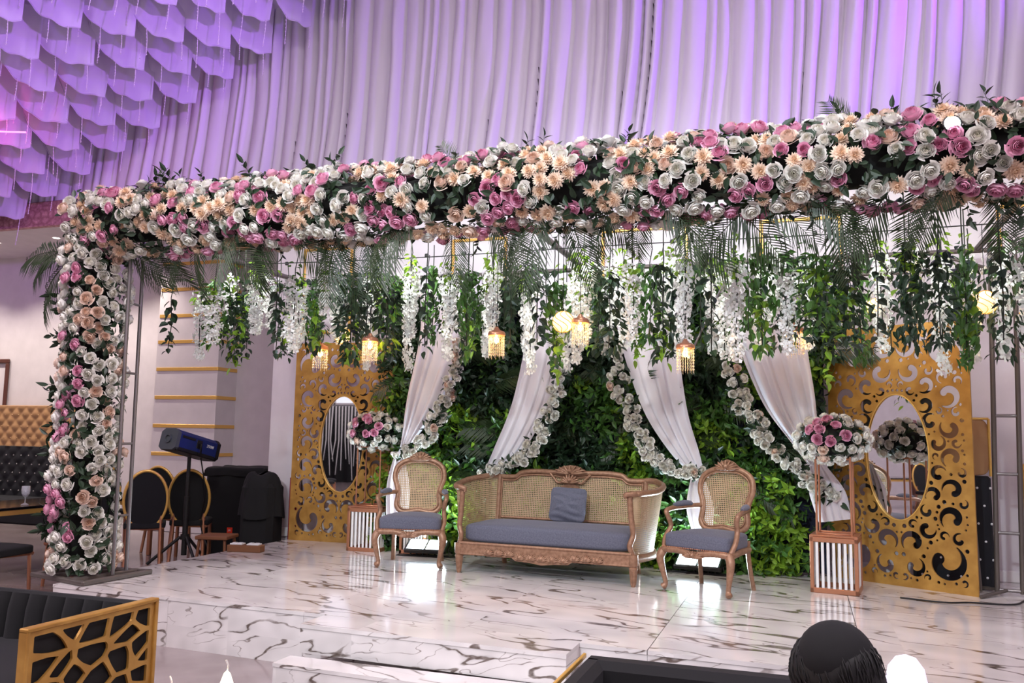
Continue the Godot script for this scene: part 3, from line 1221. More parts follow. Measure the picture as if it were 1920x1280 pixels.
func cloth_between(l: Array, r: Array, folds: float, depth: float, seed_: float) -> MB:
	var L := curve(l, 40)
	var R := curve(r, 40)
	var b := MB.new()
	b.grid(func(u: float, q: float) -> Vector3:
		var f := q * 40.0
		var k := mini(int(f), 39)
		var a: Vector3 = L[k].lerp(L[k + 1], f - k)
		var c: Vector3 = R[k].lerp(R[k + 1], f - k)
		var uu := u + 0.03 * sin(u * 9.0 + seed_ + q * 2.0)
		var p := a.lerp(c, uu)
		var w := a.distance_to(c)
		p.z += depth * clampf(w / 0.35, 0.25, 1.0) * (pow(absf(sin(PI * folds * u + seed_ + 0.6 * sin(q * 3.0))), 0.8) - 0.4 + 0.25 * sin(u * 23.0 + seed_))
		return p, 72, 40)
	return b


func garland(called: String, label: String, path: Array, cnt: int, spread: float, size: float) -> void:
	var t := thing(called, label, "garland", Vector3.ZERO, 0.0, "white rose garlands on the backdrop")
	var pts := curve(path, 60)
	var b := MB.new()
	b.tube(pts, 0.018, 6)
	part("stem", b, M.foam, t)
	var places := []
	for i in cnt:
		var f := (i + rr(0.1, 0.9)) / cnt * 59.0
		var k := int(f)
		var q: Vector3 = pts[k].lerp(pts[k + 1], f - k)
		var off := Vector3(rr(-spread, spread), rr(-0.03, 0.03), rr(0.03, 0.09))
		var kind := "peach_rose" if rng.randf() < 0.06 else "white_rose"
		flower(kind, t, q + off, Vector3(off.x * 5.0 + rr(-0.4, 0.4), rr(-0.5, 0.5), 1.0), size * rr(0.9, 1.12))
	var lp := leaf_places(cnt * 3, func() -> Array:
		var q: Vector3 = pts[rng.randi() % 60]
		return [q + Vector3(rr(-spread, spread), rr(-0.04, 0.04), rr(0.0, 0.05)), Vector3(rr(-1, 1), rr(-1, 1), 0.8).normalized()])
	scatter("foliage", mesh_of.leaf, M.leaf_dark, t, lp)


func drapes() -> void:
	var z := -8.06
	var P := func(a: Array) -> Array:
		var o := []
		for q in a:
			o.append(Vector3(q[0], q[1], z if q.size() < 3 else q[2]))
		return o
	var specs := [
		["white gathered drape nearest the left gold panel, tied behind the left flower stand", [[-3.84, 2.85], [-3.80, 2.3], [-3.93, 1.6], [-3.98, 1.15], [-4.02, 1.0]], [[-3.12, 2.85], [-3.22, 2.2], [-3.48, 1.6], [-3.83, 1.15], [-3.95, 1.0]], 5.0],
		["long white gathered drape left of the sofa back's centre", [[-2.58, 2.85], [-2.59, 2.4], [-2.74, 1.6], [-2.93, 1.1], [-3.04, 0.86]], [[-2.1, 2.85], [-2.16, 2.3], [-2.34, 1.6], [-2.62, 1.08], [-2.92, 0.84]], 4.0],
		["white gathered drape behind the right armchair, above its crest", [[-1.72, 2.85], [-1.68, 2.3], [-1.45, 1.55], [-1.18, 1.1], [-0.96, 0.88]], [[-1.1, 2.85], [-1.1, 2.1], [-1.03, 1.5], [-0.92, 1.1], [-0.87, 0.88]], 4.0],
		["greyish white gathered drape nearest the right gold panel", [[-0.62, 2.85], [-0.6, 2.3], [-0.36, 1.6], [-0.1, 1.2], [0.06, 0.98]], [[0.0, 2.85], [0.02, 2.2], [0.1, 1.6], [0.13, 1.2], [0.16, 1.0]], 5.0],
	]
	var k := 0
	for s in specs:
		var t := thing("white_drape", s[0], "drape", Vector3.ZERO, 0.0, "white drapes on the backdrop")
		part("cloth", cloth_between(P.call(s[1]), P.call(s[2]), s[3], 0.045, k * 1.7), M.drape_white, t)
		if k == 0:
			part("tail", cloth_between(P.call([[-4.04, 1.02], [-4.12, 0.7], [-4.1, 0.3]]), P.call([[-3.95, 1.02], [-3.86, 0.7], [-3.88, 0.28]]), 4.0, 0.05, 2.0), M.drape_white, t)
		elif k == 2:
			part("tail", cloth_between(P.call([[-0.99, 0.9], [-1.04, 0.6], [-0.98, 0.36]]), P.call([[-0.88, 0.9], [-0.78, 0.6], [-0.8, 0.34]]), 3.0, 0.04, 1.0), M.drape_white, t)
		elif k == 3:
			part("tail", cloth_between(P.call([[0.03, 1.0, -7.98], [0.04, 0.8, -7.98], [0.12, 0.52, -7.98]]), P.call([[0.18, 1.02, -7.98], [0.33, 0.8, -7.98], [0.37, 0.56, -7.98]]), 4.0, 0.05, 3.0), M.drape_white, t)
		var b := MB.new()
		var tie: Vector3 = [Vector3(-3.98, 1.02, z), Vector3(-2.97, 0.87, z), Vector3(-0.92, 0.89, z), Vector3(0.1, 1.0, z)][k]
		b.tube([tie + Vector3(-0.09, 0, 0.02), tie + Vector3(0, 0, 0.06), tie + Vector3(0.09, 0, 0.02)], 0.02, 8)
		part("tie", b, M.drape_white, t)
		k += 1
	var g := func(a: Array) -> Array:
		var o := []
		for q in a:
			o.append(Vector3(q[0], q[1], -7.99))
		return o
	garland("rose_garland", "white rose garland edging the drape beside the left flower stand", g.call([[-3.2, 2.3], [-3.29, 2.0], [-3.38, 1.7], [-3.52, 1.38], [-3.68, 1.14], [-3.94, 1.0]]), 66, 0.09, 0.085)
	garland("rose_garland", "white rose garland running down to the sofa's left back corner", g.call([[-2.08, 2.3], [-2.2, 1.9], [-2.28, 1.6], [-2.37, 1.35], [-2.53, 1.08], [-2.7, 0.95], [-3.06, 0.84]]), 72, 0.085, 0.085)
	garland("rose_garland", "white rose garland ending behind the right armchair's crest", g.call([[-1.8, 2.25], [-1.66, 1.8], [-1.54, 1.5], [-1.44, 1.24], [-1.28, 1.03], [-1.15, 0.93], [-0.9, 0.93]]), 74, 0.09, 0.085)
	garland("rose_garland", "white rose garland sweeping down to the right flower stand", g.call([[-0.72, 2.25], [-0.58, 1.8], [-0.48, 1.5], [-0.33, 1.27], [-0.16, 1.05], [0.05, 0.88], [0.22, 0.72]]), 74, 0.09, 0.085)


# ---------------------------------------------------------------- cut-out gold panels
func cut_sheet(nx: int, ny: int, cell: float, F: PackedFloat32Array, thick: float) -> MB:
	# F > 0 is solid; marching squares give smooth edges, runs of whole cells become one strip
	var b := MB.new()
	var w := nx + 1
	for y in ny:
		var x := 0
		while x < nx:
			var f := [F[y * w + x], F[y * w + x + 1], F[(y + 1) * w + x + 1], F[(y + 1) * w + x]]
			var ins := 0
			for q in f:
				ins += 1 if q > 0.0 else 0
			if ins == 0:
				x += 1
				continue
			if ins == 4:
				var x1 := x + 1
				while x1 < nx and F[y * w + x1] > 0.0 and F[y * w + x1 + 1] > 0.0 and F[(y + 1) * w + x1 + 1] > 0.0 and F[(y + 1) * w + x1] > 0.0:
					x1 += 1
				for z in [0.0, thick]:
					b.poly([Vector3(x * cell, y * cell, z), Vector3(x1 * cell, y * cell, z), Vector3(x1 * cell, (y + 1) * cell, z), Vector3(x * cell, (y + 1) * cell, z)], Vector3(0, 0, z - thick * 0.5))
				if y == 0:
					b.poly([Vector3(x * cell, 0, 0), Vector3(x1 * cell, 0, 0), Vector3(x1 * cell, 0, thick), Vector3(x * cell, 0, thick)], Vector3.DOWN)
				if y == ny - 1:
					b.poly([Vector3(x * cell, ny * cell, 0), Vector3(x1 * cell, ny * cell, 0), Vector3(x1 * cell, ny * cell, thick), Vector3(x * cell, ny * cell, thick)], Vector3.UP)
				for e in [[x, 0, Vector3.LEFT], [x1, nx, Vector3.RIGHT]]:
					if e[0] == e[1]:
						var ex: float = e[0] * cell
						b.poly([Vector3(ex, y * cell, 0), Vector3(ex, (y + 1) * cell, 0), Vector3(ex, (y + 1) * cell, thick), Vector3(ex, y * cell, thick)], e[2])
				x = x1
				continue
			var cn := [Vector2(x, y), Vector2(x + 1, y), Vector2(x + 1, y + 1), Vector2(x, y + 1)]
			var pts := []
			var kinds := []
			for k in 4:
				var k2 := (k + 1) % 4
				if f[k] > 0.0:
					pts.append(cn[k] * cell)
					kinds.append(0)
				if (f[k] > 0.0) != (f[k2] > 0.0):
					pts.append(cn[k].lerp(cn[k2], f[k] / (f[k] - f[k2])) * cell)
					kinds.append(1 if f[k] > 0.0 else 2)
			for z in [0.0, thick]:
				var p3 := []
				for q in pts:
					p3.append(Vector3(q.x, q.y, z))
				b.poly(p3, Vector3(0, 0, z - thick * 0.5))
			for k in pts.size():
				var k2 := (k + 1) % pts.size()
				if kinds[k] == 1 and kinds[k2] == 2:
					var a: Vector2 = pts[k]
					var c: Vector2 = pts[k2]
					var d := c - a
					b.poly([Vector3(a.x, a.y, 0), Vector3(c.x, c.y, 0), Vector3(c.x, c.y, thick), Vector3(a.x, a.y, thick)], Vector3(d.y, -d.x, 0))
			x += 1
	return b


func stamp(F: PackedFloat32Array, nx: int, ny: int, cell: float, c: Vector2, r: float) -> void:
	var w := nx + 1
	var m := r + cell * 1.6
	for y in range(maxi(0, int((c.y - m) / cell)), mini(ny, int((c.y + m) / cell) + 1) + 1):
		for x in range(maxi(0, int((c.x - m) / cell)), mini(nx, int((c.x + m) / cell) + 1) + 1):
			var d := Vector2(x * cell, y * cell).distance_to(c) - r
			if d < F[y * w + x]:
				F[y * w + x] = d


func scroll_panel() -> MB:
	var W := 1.25
	var H := 2.26
	var cell := 0.0062
	var nx := int(W / cell)
	var ny := int(H / cell)
	W = nx * cell
	H = ny * cell
	var F := PackedFloat32Array()
	F.resize((nx + 1) * (ny + 1))
	F.fill(0.02)
	var oc := Vector2(W / 2, 1.1)
	var oa := 0.27
	var ob := 0.54
	for y in ny + 1:
		for x in nx + 1:
			var d := Vector2(x * cell, y * cell) - oc
			var e := Vector2(d.x / oa, d.y / ob).length()
			F[y * (nx + 1) + x] = clampf((e - 1.0) * minf(oa, ob) * 0.95, -0.02, 0.02)
	var r2 := RandomNumberGenerator.new()
	r2.seed = 5
	var free := func(q: Vector2) -> float:
		var d := q - oc
		var e := Vector2(d.x / oa, d.y / ob).length()
		var dist := (e - 1.0) * oa * lerpf(1.0, 1.6, absf(d.normalized().y)) - 0.05
		return minf(minf(q.x, q.y) - 0.085, minf(H - 0.085 - q.y, dist))
	# circles packed in the left half; every circle holds one scroll, mirrored to the right half
	var circles := []
	var fixed := [[0.24, 0.25, 0.155], [0.2, 2.0, 0.15], [0.515, 0.38, 0.095], [0.5, 1.84, 0.09], [0.185, 0.6, 0.1], [0.185, 1.62, 0.1], [0.5, 0.18, 0.085], [0.52, 2.06, 0.09], [0.175, 0.84, 0.085], [0.175, 1.35, 0.085], [0.385, 0.5, 0.075], [0.37, 1.72, 0.075], [0.17, 1.1, 0.085]]
	for q in fixed:
		circles.append([Vector2(q[0], q[1]), q[2]])
	for rad in [0.07, 0.055, 0.042, 0.032, 0.024, 0.017, 0.013]:
		for tries in 2500:
			var q := Vector2(r2.randf_range(0.06, W / 2 - 0.02), r2.randf_range(0.06, H - 0.06))
			if free.call(q) < rad - 0.035 or q.x > W / 2 - rad * 0.9:
				continue
			var ok := true
			for c in circles:
				if q.distance_to(c[0]) < rad + c[1] + 0.006:
					ok = false
					break
			if ok:
				circles.append([q, rad])
	var ci := 0
	for c in circles:
		var o: Vector2 = c[0]
		var R: float = c[1]
		var sgn := 1.0 if (ci % 2 == 0) else -1.0
		var a0 := r2.randf_range(0, TAU)
		if ci == 0:
			a0 = 2.2
		var m := 46
		for mir in 2:
			for i in m + 1:
				var k := float(i) / m
				var ang := a0 + sgn * k * 4.3
				var rad := R * lerpf(0.98, 0.62, k * k)
				var wd := R * (0.05 + 0.25 * sin(PI * minf(k * 1.1, 1.0) * 0.62))
				var q := o + Vector2(cos(ang), sin(ang)) * (rad - wd * 0.6)
				if R < 0.03:
					q = o
					wd = R * 0.75
				if mir == 1:
					q.x = W - q.x
				stamp(F, nx, ny, cell, q, wd)
				if R < 0.03:
					break
			# the round head the scroll ends in
			if R > 0.035:
				var ang := a0 + sgn * 4.4
				var q := o + Vector2(cos(ang), sin(ang)) * R * 0.42
				if mir == 1:
					q.x = W - q.x
				stamp(F, nx, ny, cell, q, R * 0.3)
		ci += 1
	return cut_sheet(nx, ny, cell, F, 0.018)


func panels() -> void:
	var sheet := scroll_panel().mesh()
	var W := int(1.25 / 0.0062) * 0.0062
	var disc := MB.new()
	var mid := disc.p(Vector3(W / 2, 1.1, 0.004), Vector3(0, 0, 1))
	for i in 64:
		disc.p(Vector3(W / 2 + 0.285 * cos(TAU * i / 64), 1.1 + 0.555 * sin(TAU * i / 64), 0.004), Vector3(0, 0, 1))
	for i in 64:
		disc.tri(mid, mid + 1 + i, mid + 1 + (i + 1) % 64)
	var rim := MB.new()
	var pts := []
	for i in 64:
		pts.append(Vector3(W / 2 + 0.272 * cos(TAU * i / 64), 1.1 + 0.543 * sin(TAU * i / 64), 0.017))
	rim.tube(pts, 0.006, 6, true)
	for k in 2:
		var t := thing("gold_screen_panel", ["tall gold scroll-cut panel with an oval mirror, left of the leaf wall", "tall gold scroll-cut panel with an oval mirror, right of the leaf wall"][k], "screen panel", [Vector3(-5.6, 0, -8.55), Vector3(0.235, 0, -8.46)][k], [2.5, -29.5][k], "gold mirror panels")
		part("scroll_sheet", sheet, M.panel_gold, t)
		part("mirror", disc, M.mirror, t)
		part("mirror_rim", rim, M.gold_strip, t)
		var b := MB.new()
		b.box(Vector3(W / 2, 1.1, -0.012), Vector3(0.6, 1.14, 0.006))
		part("mirror_back", b, M.black_plastic, t)
		for s in [0.06, W - 0.06]:
			part_tube("stay", [Vector3(s, 1.5, -0.01), Vector3(s, 0.012, -0.2)], 0.01, M.old_steel, t, 6)


# ---------------------------------------------------------------- cane furniture
func strips(b: MB, outline: Array, pitch: float, wd: float, at: Callable) -> void:
	# crossed flat canes inside a closed 2D outline; at maps (x, y, lift) into space
	var poly := PackedVector2Array()
	for q in outline:
		poly.append(Vector2(q.x, q.y))
	var lo := poly[0]
	var hi := poly[0]
	for q in poly:
		lo = lo.min(q)
		hi = hi.max(q)
	for axis in 2:
		var x := lo[axis] + pitch * 0.5
		while x < hi[axis]:
			var line := PackedVector2Array([Vector2(x, lo.y - 1), Vector2(x, hi.y + 1)] if axis == 0 else [Vector2(lo.x - 1, x), Vector2(hi.x + 1, x)])
			for seg in Geometry2D.intersect_polyline_with_polygon(line, poly):
				var a: Vector2 = seg[0]
				var c: Vector2 = seg[seg.size() - 1]
				var m := 8
				var first := b.v.size()
				for i in m + 1:
					var q := a.lerp(c, float(i) / m)
					for s in [-1.0, 1.0]:
						var e := q + (Vector2(wd * 0.5 * s, 0) if axis == 0 else Vector2(0, wd * 0.5 * s))
						b.p(at.call(e.x, e.y, 0.0015 * (1 if axis == 0 else -1)), Vector3(0, 0, 1))
				for i in m:
					var k := first + i * 2
					var g := (b.v[k + 1] - b.v[k]).cross(b.v[k + 2] - b.v[k]).normalized()
					for j in 4:
						b.n[k + j] = g
					b.quad(k, k + 1, k + 3, k + 2)
			x += pitch


func carve(b: MB, o: Vector3, w: float, h: float, d: float, seed_: int) -> void:
	# a small mass of carved leaves and scrolls, symmetric about the middle
	var r2 := RandomNumberGenerator.new()
	r2.seed = seed_
	for i in 9:
		var a := lerpf(0.15, PI - 0.15, i / 8.0)
		var tip := o + Vector3(cos(a) * w * 0.5, sin(a) * h, d * 0.4)
		var mid := o + Vector3(cos(a) * w * 0.26, sin(a) * h * 0.5, d)
		b.tube([o + Vector3(0, 0, d * 0.4), mid, tip], [0.012, 0.015, 0.004], 6)
	for s in [-1.0, 1.0]:
		var pts := []
		for i in 15:
			var k := i / 14.0
			var ang := PI * 0.5 + k * 4.6
			pts.append(o + Vector3(s * (w * 0.3 + cos(ang) * h * 0.3 * (1.0 - 0.6 * k)), h * 0.28 + sin(ang) * h * 0.3 * (1.0 - 0.6 * k), d * 0.8))
		b.tube(pts, 0.008, 6)
	b.lathe([Vector2(0, -0.02), Vector2(0.02, -0.012), Vector2(0.026, 0), Vector2(0.02, 0.012), Vector2(0, 0.02)], 10, Transform3D(Basis(Vector3.RIGHT, PI / 2), o + Vector3(0, h * 0.3, d)))


func cushion_mb(s: Vector3, o: Vector3, puff: float, taper := 0.0) -> MB:
	# rounded box: superellipse sections, domed on top
	var b := MB.new()
	var sq := func(c: float, e: float) -> float: return signf(c) * pow(absf(c), e)
	b.grid(func(u: float, q: float) -> Vector3:
		var a := u * TAU
		var e := (q - 0.5) * PI
		var ce: float = sq.call(cos(e), 0.22)
		var x: float = sq.call(cos(a), 0.25) * ce
		var z: float = sq.call(sin(a), 0.25) * ce
		var y: float = sq.call(sin(e), 0.35)
		var dome := puff * (1.0 - x * x) * (1.0 - z * z) * (1.0 if y > 0 else 0.0)
		var side := 1.0 - taper * (0.5 - z * 0.5)
		return o + Vector3(x * s.x * 0.5 * side, y * s.y * 0.5 + dome, z * s.z * 0.5), 64, 24)
	return b


func make_chair() -> Node3D:
	var t := thing("cane_armchair", "carved bronze armchair with cane back and grey seat, left of the sofa", "armchair", Vector3(-3.52, 0, -7.46), 16.0, "cane armchairs flanking the sofa")
	var wood: Material = M.carved_wood
	# cabriole front legs, square raked back legs
	for s in [-1.0, 1.0]:
		part("leg", tube_mb(curve([Vector3(0.29 * s, 0.33, 0.24), Vector3(0.315 * s, 0.26, 0.265), Vector3(0.295 * s, 0.14, 0.25), Vector3(0.28 * s, 0.055, 0.24), Vector3(0.3 * s, 0.02, 0.262)], 18), [0.03, 0.034, 0.036, 0.036, 0.035, 0.033, 0.031, 0.028, 0.026, 0.024, 0.022, 0.021, 0.02, 0.02, 0.021, 0.024, 0.028, 0.027, 0.02], 10), wood, t)
	for s in [-1.0, 1.0]:
		part("leg", tube_mb(curve([Vector3(0.225 * s, 0.4, -0.21), Vector3(0.225 * s, 0.3, -0.21), Vector3(0.23 * s, 0.15, -0.235), Vector3(0.24 * s, 0.0, -0.27)], 10), 0.022, 4), wood, t)
	var b := MB.new()
	b.tube(curve([Vector3(-0.3, 0.325, 0.24), Vector3(-0.15, 0.33, 0.265), Vector3(0, 0.31, 0.275), Vector3(0.15, 0.33, 0.265), Vector3(0.3, 0.325, 0.24), Vector3(0.265, 0.33, 0.0), Vector3(0.225, 0.335, -0.21), Vector3(0, 0.335, -0.22), Vector3(-0.225, 0.335, -0.21), Vector3(-0.265, 0.33, 0.0)], 60, true), 0.026, 8, true)
	part("seat_rail", b, wood, t)
	b = MB.new()
	carve(b, Vector3(0, 0.29, 0.285), 0.2, 0.05, 0.015, 3)
	part("apron_carving", b, wood, t)
	var seat := part("seat_cushion", cushion_mb(Vector3(0.6, 0.13, 0.5), Vector3(0, 0.4, 0.02), 0.025, 0.22), M.velvet_grey, t)
	b = MB.new()
	for i in 36:
		var q := Vector3(lerpf(-0.285, 0.285, i / 35.0), 0.352, 0.279)
		b.lathe([Vector2(0.006, 0), Vector2(0.004, 0.004), Vector2(0, 0.005)], 6, Transform3D(Basis(Vector3.RIGHT, PI / 2), q))
	part("trim_nails", b, M.rose_gold, seat)
	# back
	var tilt := func(q: Vector2) -> Vector3: return Vector3(q.x, q.y, -0.21 - (q.y - 0.42) * 0.16 - 0.0)
	var half := [Vector2(0, 0.485), Vector2(0.09, 0.47), Vector2(0.17, 0.475), Vector2(0.215, 0.53), Vector2(0.205, 0.62), Vector2(0.215, 0.7), Vector2(0.245, 0.8), Vector2(0.225, 0.9), Vector2(0.15, 0.955), Vector2(0.06, 0.975)]
	var ring := []
	for q in half:
		ring.append(q)
	for i in range(half.size() - 1, 0, -1):
		ring.append(Vector2(-half[i].x, half[i].y))
	var out2 := curve(ring, 80, true)
	var out3 := []
	for q in out2:
		out3.append(tilt.call(q))
	b = MB.new()
	b.tube(out3, 0.024, 10, true)
	var inner := []
	for q in out2:
		inner.append(tilt.call(q.lerp(Vector2(0, 0.72), 0.1)) + Vector3(0, 0, 0.012))
	b.tube(inner, 0.009, 6, true)
	part("back_frame", b, wood, t)
	b = MB.new()
	strips(b, out2, 0.0165, 0.008, func(x: float, y: float, z: float) -> Vector3: return tilt.call(Vector2(x, y)) + Vector3(0, 0, z - 0.02 * (1.0 - pow(x / 0.24, 2.0))))
	part("cane_panel", b, M.cane, t)
	b = MB.new()
	b.extrude(PackedVector2Array([Vector2(-0.16, 0.955), Vector2(0.16, 0.955), Vector2(0.1, 1.0), Vector2(0.055, 1.035), Vector2(0, 1.055), Vector2(-0.055, 1.035), Vector2(-0.1, 1.0)]), -0.316, -0.29)
	carve(b, Vector3(0, 0.97, -0.285), 0.24, 0.08, 0.02, 4)
	part("crest", b, wood, t)
	for s in [-1.0, 1.0]:
		b = MB.new()
		b.tube(curve([Vector3(0.215 * s, 0.66, -0.24), Vector3(0.27 * s, 0.655, -0.12), Vector3(0.315 * s, 0.645, 0.06), Vector3(0.325 * s, 0.625, 0.15), Vector3(0.31 * s, 0.58, 0.15), Vector3(0.3 * s, 0.5, 0.12), Vector3(0.315 * s, 0.42, 0.18), Vector3(0.3 * s, 0.34, 0.23)], 26), 0.021, 8)
		var arm := part("armrest", b, wood, t)
		b = MB.new()
		b.tube(curve([Vector3(0.255 * s, 0.675, -0.15), Vector3(0.285 * s, 0.68, -0.06), Vector3(0.312 * s, 0.668, 0.06)], 8), [0.012, 0.022, 0.024, 0.026, 0.026, 0.026, 0.024, 0.02, 0.01], 8)
		part("arm_pad", b, M.velvet_grey, arm)
	return t


func tube_mb(pts: Array, r, seg := 8, closed := false) -> MB:
	var b := MB.new()
	b.tube(pts, r, seg, closed)
	return b


func sofa_and_chairs() -> void:
	var ch := make_chair()
	dup(ch, Vector3(-0.735, 0, -7.235), -23.0, "carved bronze armchair with cane back, turned inward right of the sofa")
	var wood: Material = M.carved_wood
	var t := thing("cane_sofa", "long carved bronze sofa with cane back, curved cane arms and grey seat", "sofa", Vector3(-2.13, 0, -7.5), -3.6)
	# legs: short turned front legs, plain back legs
	for s in [-1.0, 1.0]:
		var b := MB.new()
		b.lathe([Vector2(0.0, 0.0), Vector2(0.018, 0.0), Vector2(0.02, 0.02), Vector2(0.034, 0.13), Vector2(0.04, 0.15), Vector2(0.03, 0.16), Vector2(0.042, 0.175), Vector2(0.042, 0.26), Vector2(0, 0.262)], 14, Transform3D(Basis(), Vector3(0.8 * s, 0, 0.33)))
		for i in 8:
			var a := TAU * i / 8
			b.tube([Vector3(0.8 * s + cos(a) * 0.02, 0.015, 0.33 + sin(a) * 0.02), Vector3(0.8 * s + cos(a) * 0.033, 0.13, 0.33 + sin(a) * 0.033)], 0.004, 4)
		part("leg", b, wood, t)
	for s in [-1.0, 1.0]:
		part("leg", tube_mb([Vector3(0.66 * s, 0.22, -0.33), Vector3(0.66 * s, 0.0, -0.39)], 0.026, 4), wood, t)
	var b := MB.new()
	b.box(Vector3(0, 0.215, 0.335), Vector3(1.58, 0.1, 0.045), Basis.IDENTITY, 0.01)
	b.tube([Vector3(-0.79, 0.265, 0.352), Vector3(0.79, 0.265, 0.352)], 0.014, 8)
	b.tube([Vector3(-0.79, 0.17, 0.352), Vector3(0.79, 0.17, 0.352)], 0.01, 8)
	part("front_rail", b, wood, t)
	b = MB.new()
	b.extrude(PackedVector2Array([Vector2(-0.3, 0.18), Vector2(-0.24, 0.14), Vector2(-0.12, 0.135), Vector2(0, 0.12), Vector2(0.12, 0.135), Vector2(0.24, 0.14), Vector2(0.3, 0.18), Vector2(0.3, 0.2), Vector2(-0.3, 0.2)]), 0.33, 0.365)
	for i in 11:
		carve(b, Vector3(-0.5 + 0.1 * i, 0.185 - 0.025 * (1.0 if absf(i - 5) < 3 else 0.0), 0.362), 0.1, 0.045, 0.012, 30 + i)
	part("apron_carving", b, wood, t)
	b = MB.new()
	b.tube(curve([Vector3(0.8, 0.22, 0.33), Vector3(0.88, 0.22, 0.02), Vector3(0.82, 0.22, -0.26), Vector3(0.7, 0.22, -0.35), Vector3(0, 0.22, -0.36), Vector3(-0.7, 0.22, -0.35), Vector3(-0.82, 0.22, -0.26), Vector3(-0.88, 0.22, 0.02), Vector3(-0.8, 0.22, 0.33)], 60), 0.035, 8)
	part("base_rail", b, wood, t)
	part("seat_cushion", cushion_mb(Vector3(1.58, 0.17, 0.66), Vector3(0, 0.35, 0.0), 0.012), M.velvet_grey, t)
	# back frame
	var bz := func(y: float) -> float: return -0.345 - (y - 0.25) * 0.12
	var top := [Vector2(-0.73, 0.83), Vector2(-0.66, 0.825), Vector2(-0.56, 0.83), Vector2(-0.5, 0.87), Vector2(-0.35, 0.885), Vector2(-0.15, 0.88), Vector2(-0.08, 0.87), Vector2(0, 0.87), Vector2(0.08, 0.87), Vector2(0.15, 0.88), Vector2(0.35, 0.885), Vector2(0.5, 0.87), Vector2(0.56, 0.83), Vector2(0.66, 0.825), Vector2(0.73, 0.83)]
	var tc := curve(top, 70)
	var t3 := []
	for q in tc:
		t3.append(Vector3(q.x, q.y, bz.call(q.y)))
	b = MB.new()
	b.tube(t3, 0.026, 8)
	var t4 := []
	for q in t3:
		t4.append(q + Vector3(0, -0.032, 0.012))
	b.tube(t4, 0.01, 6)
	for s in [-1.0, 1.0]:
		b.tube([Vector3(0.73 * s, 0.25, -0.345), Vector3(0.73 * s, 0.84, -0.41)], 0.024, 8)
		b.tube([Vector3(0.7 * s, 0.25, -0.335), Vector3(0.7 * s, 0.81, -0.4)], 0.009, 6)
		var b2 := MB.new()
	b.tube([Vector3(-0.73, 0.44, -0.368), Vector3(0.73, 0.44, -0.368)], 0.014, 6)
	part("back_frame", b, wood, t)
	b = MB.new()
	b.extrude(PackedVector2Array([Vector2(-0.2, 0.88), Vector2(0.2, 0.88), Vector2(0.14, 0.91), Vector2(0.07, 0.945), Vector2(0, 0.955), Vector2(-0.07, 0.945), Vector2(-0.14, 0.91)]), -0.435, -0.4)
	b.extrude(PackedVector2Array([Vector2(-0.035, 0.8), Vector2(0.035, 0.8), Vector2(0.05, 0.9), Vector2(-0.05, 0.9)]), -0.425, -0.395)
	b.extrude(PackedVector2Array([Vector2(-0.1, 0.7), Vector2(0.1, 0.7), Vector2(0.085, 0.76), Vector2(0, 0.79), Vector2(-0.085, 0.76)]), -0.412, -0.385)
	carve(b, Vector3(0, 0.875, -0.395), 0.34, 0.08, 0.02, 50)
	carve(b, Vector3(0, 0.79, -0.385), 0.2, 0.08, 0.02, 51)
	for s in [-1.0, 1.0]:
		b.tube(curve([Vector3(0.02 * s, 0.86, -0.39), Vector3(0.06 * s, 0.8, -0.385), Vector3(0.12 * s, 0.79, -0.385), Vector3(0.16 * s, 0.83, -0.39), Vector3(0.2 * s, 0.87, -0.395)], 14), 0.012, 6)
	part("crest", b, wood, t)
	var outl := [Vector2(-0.72, 0.42), Vector2(0.72, 0.42)]
	for i in range(tc.size() - 1, -1, -1):
		outl.append(tc[i])
	b = MB.new()
	strips(b, outl, 0.0175, 0.009, func(x: float, y: float, z: float) -> Vector3: return Vector3(x, y, bz.call(y) + z))
	part("cane_panel", b, M.cane, t)
	# curved arms: a rail and a cane panel round each end
	for s in [-1.0, 1.0]:
		var plan := curve([Vector3(0.73 * s, 0.835, -0.41), Vector3(0.84 * s, 0.83, -0.36), Vector3(0.945 * s, 0.8, -0.16), Vector3(0.94 * s, 0.77, 0.08), Vector3(0.86 * s, 0.76, 0.3), Vector3(0.8 * s, 0.755, 0.335)], 40)
		var foot := curve([Vector3(0.7 * s, 0.25, -0.35), Vector3(0.8 * s, 0.25, -0.29), Vector3(0.87 * s, 0.25, -0.1), Vector3(0.875 * s, 0.25, 0.08), Vector3(0.82 * s, 0.25, 0.28), Vector3(0.79 * s, 0.25, 0.335)], 40)
		b = MB.new()
		b.tube(plan, 0.027, 8)
		b.tube(curve([Vector3(0.8 * s, 0.755, 0.34), Vector3(0.775 * s, 0.72, 0.345), Vector3(0.785 * s, 0.55, 0.34), Vector3(0.8 * s, 0.42, 0.335), Vector3(0.775 * s, 0.33, 0.35), Vector3(0.8 * s, 0.25, 0.33)], 24), 0.024, 8)
		b.tube(curve([Vector3(0.83 * s, 0.755, 0.335), Vector3(0.79 * s, 0.76, 0.375), Vector3(0.74 * s, 0.745, 0.37), Vector3(0.75 * s, 0.72, 0.36)], 12), [0.022, 0.023, 0.024, 0.025, 0.025, 0.024, 0.023, 0.022, 0.02, 0.018, 0.016, 0.013, 0.01], 8)
		part("armrest", b, wood, t)
		b = MB.new()
		strips(b, [Vector2(0, 0), Vector2(1.08, 0), Vector2(1.08, 0.54), Vector2(0, 0.54)], 0.0175, 0.009, func(x: float, y: float, z: float) -> Vector3:
			var f := clampf(x / 1.08, 0.0, 1.0) * 40.0
			var k := mini(int(f), 39)
			var a: Vector3 = foot[k].lerp(foot[k + 1], f - k)
			var c: Vector3 = plan[k].lerp(plan[k + 1], f - k)
			var q := a.lerp(c, y / 0.54)
			return q + Vector3(z * s, 0, 0))
		part("cane_panel", b, M.cane, t)
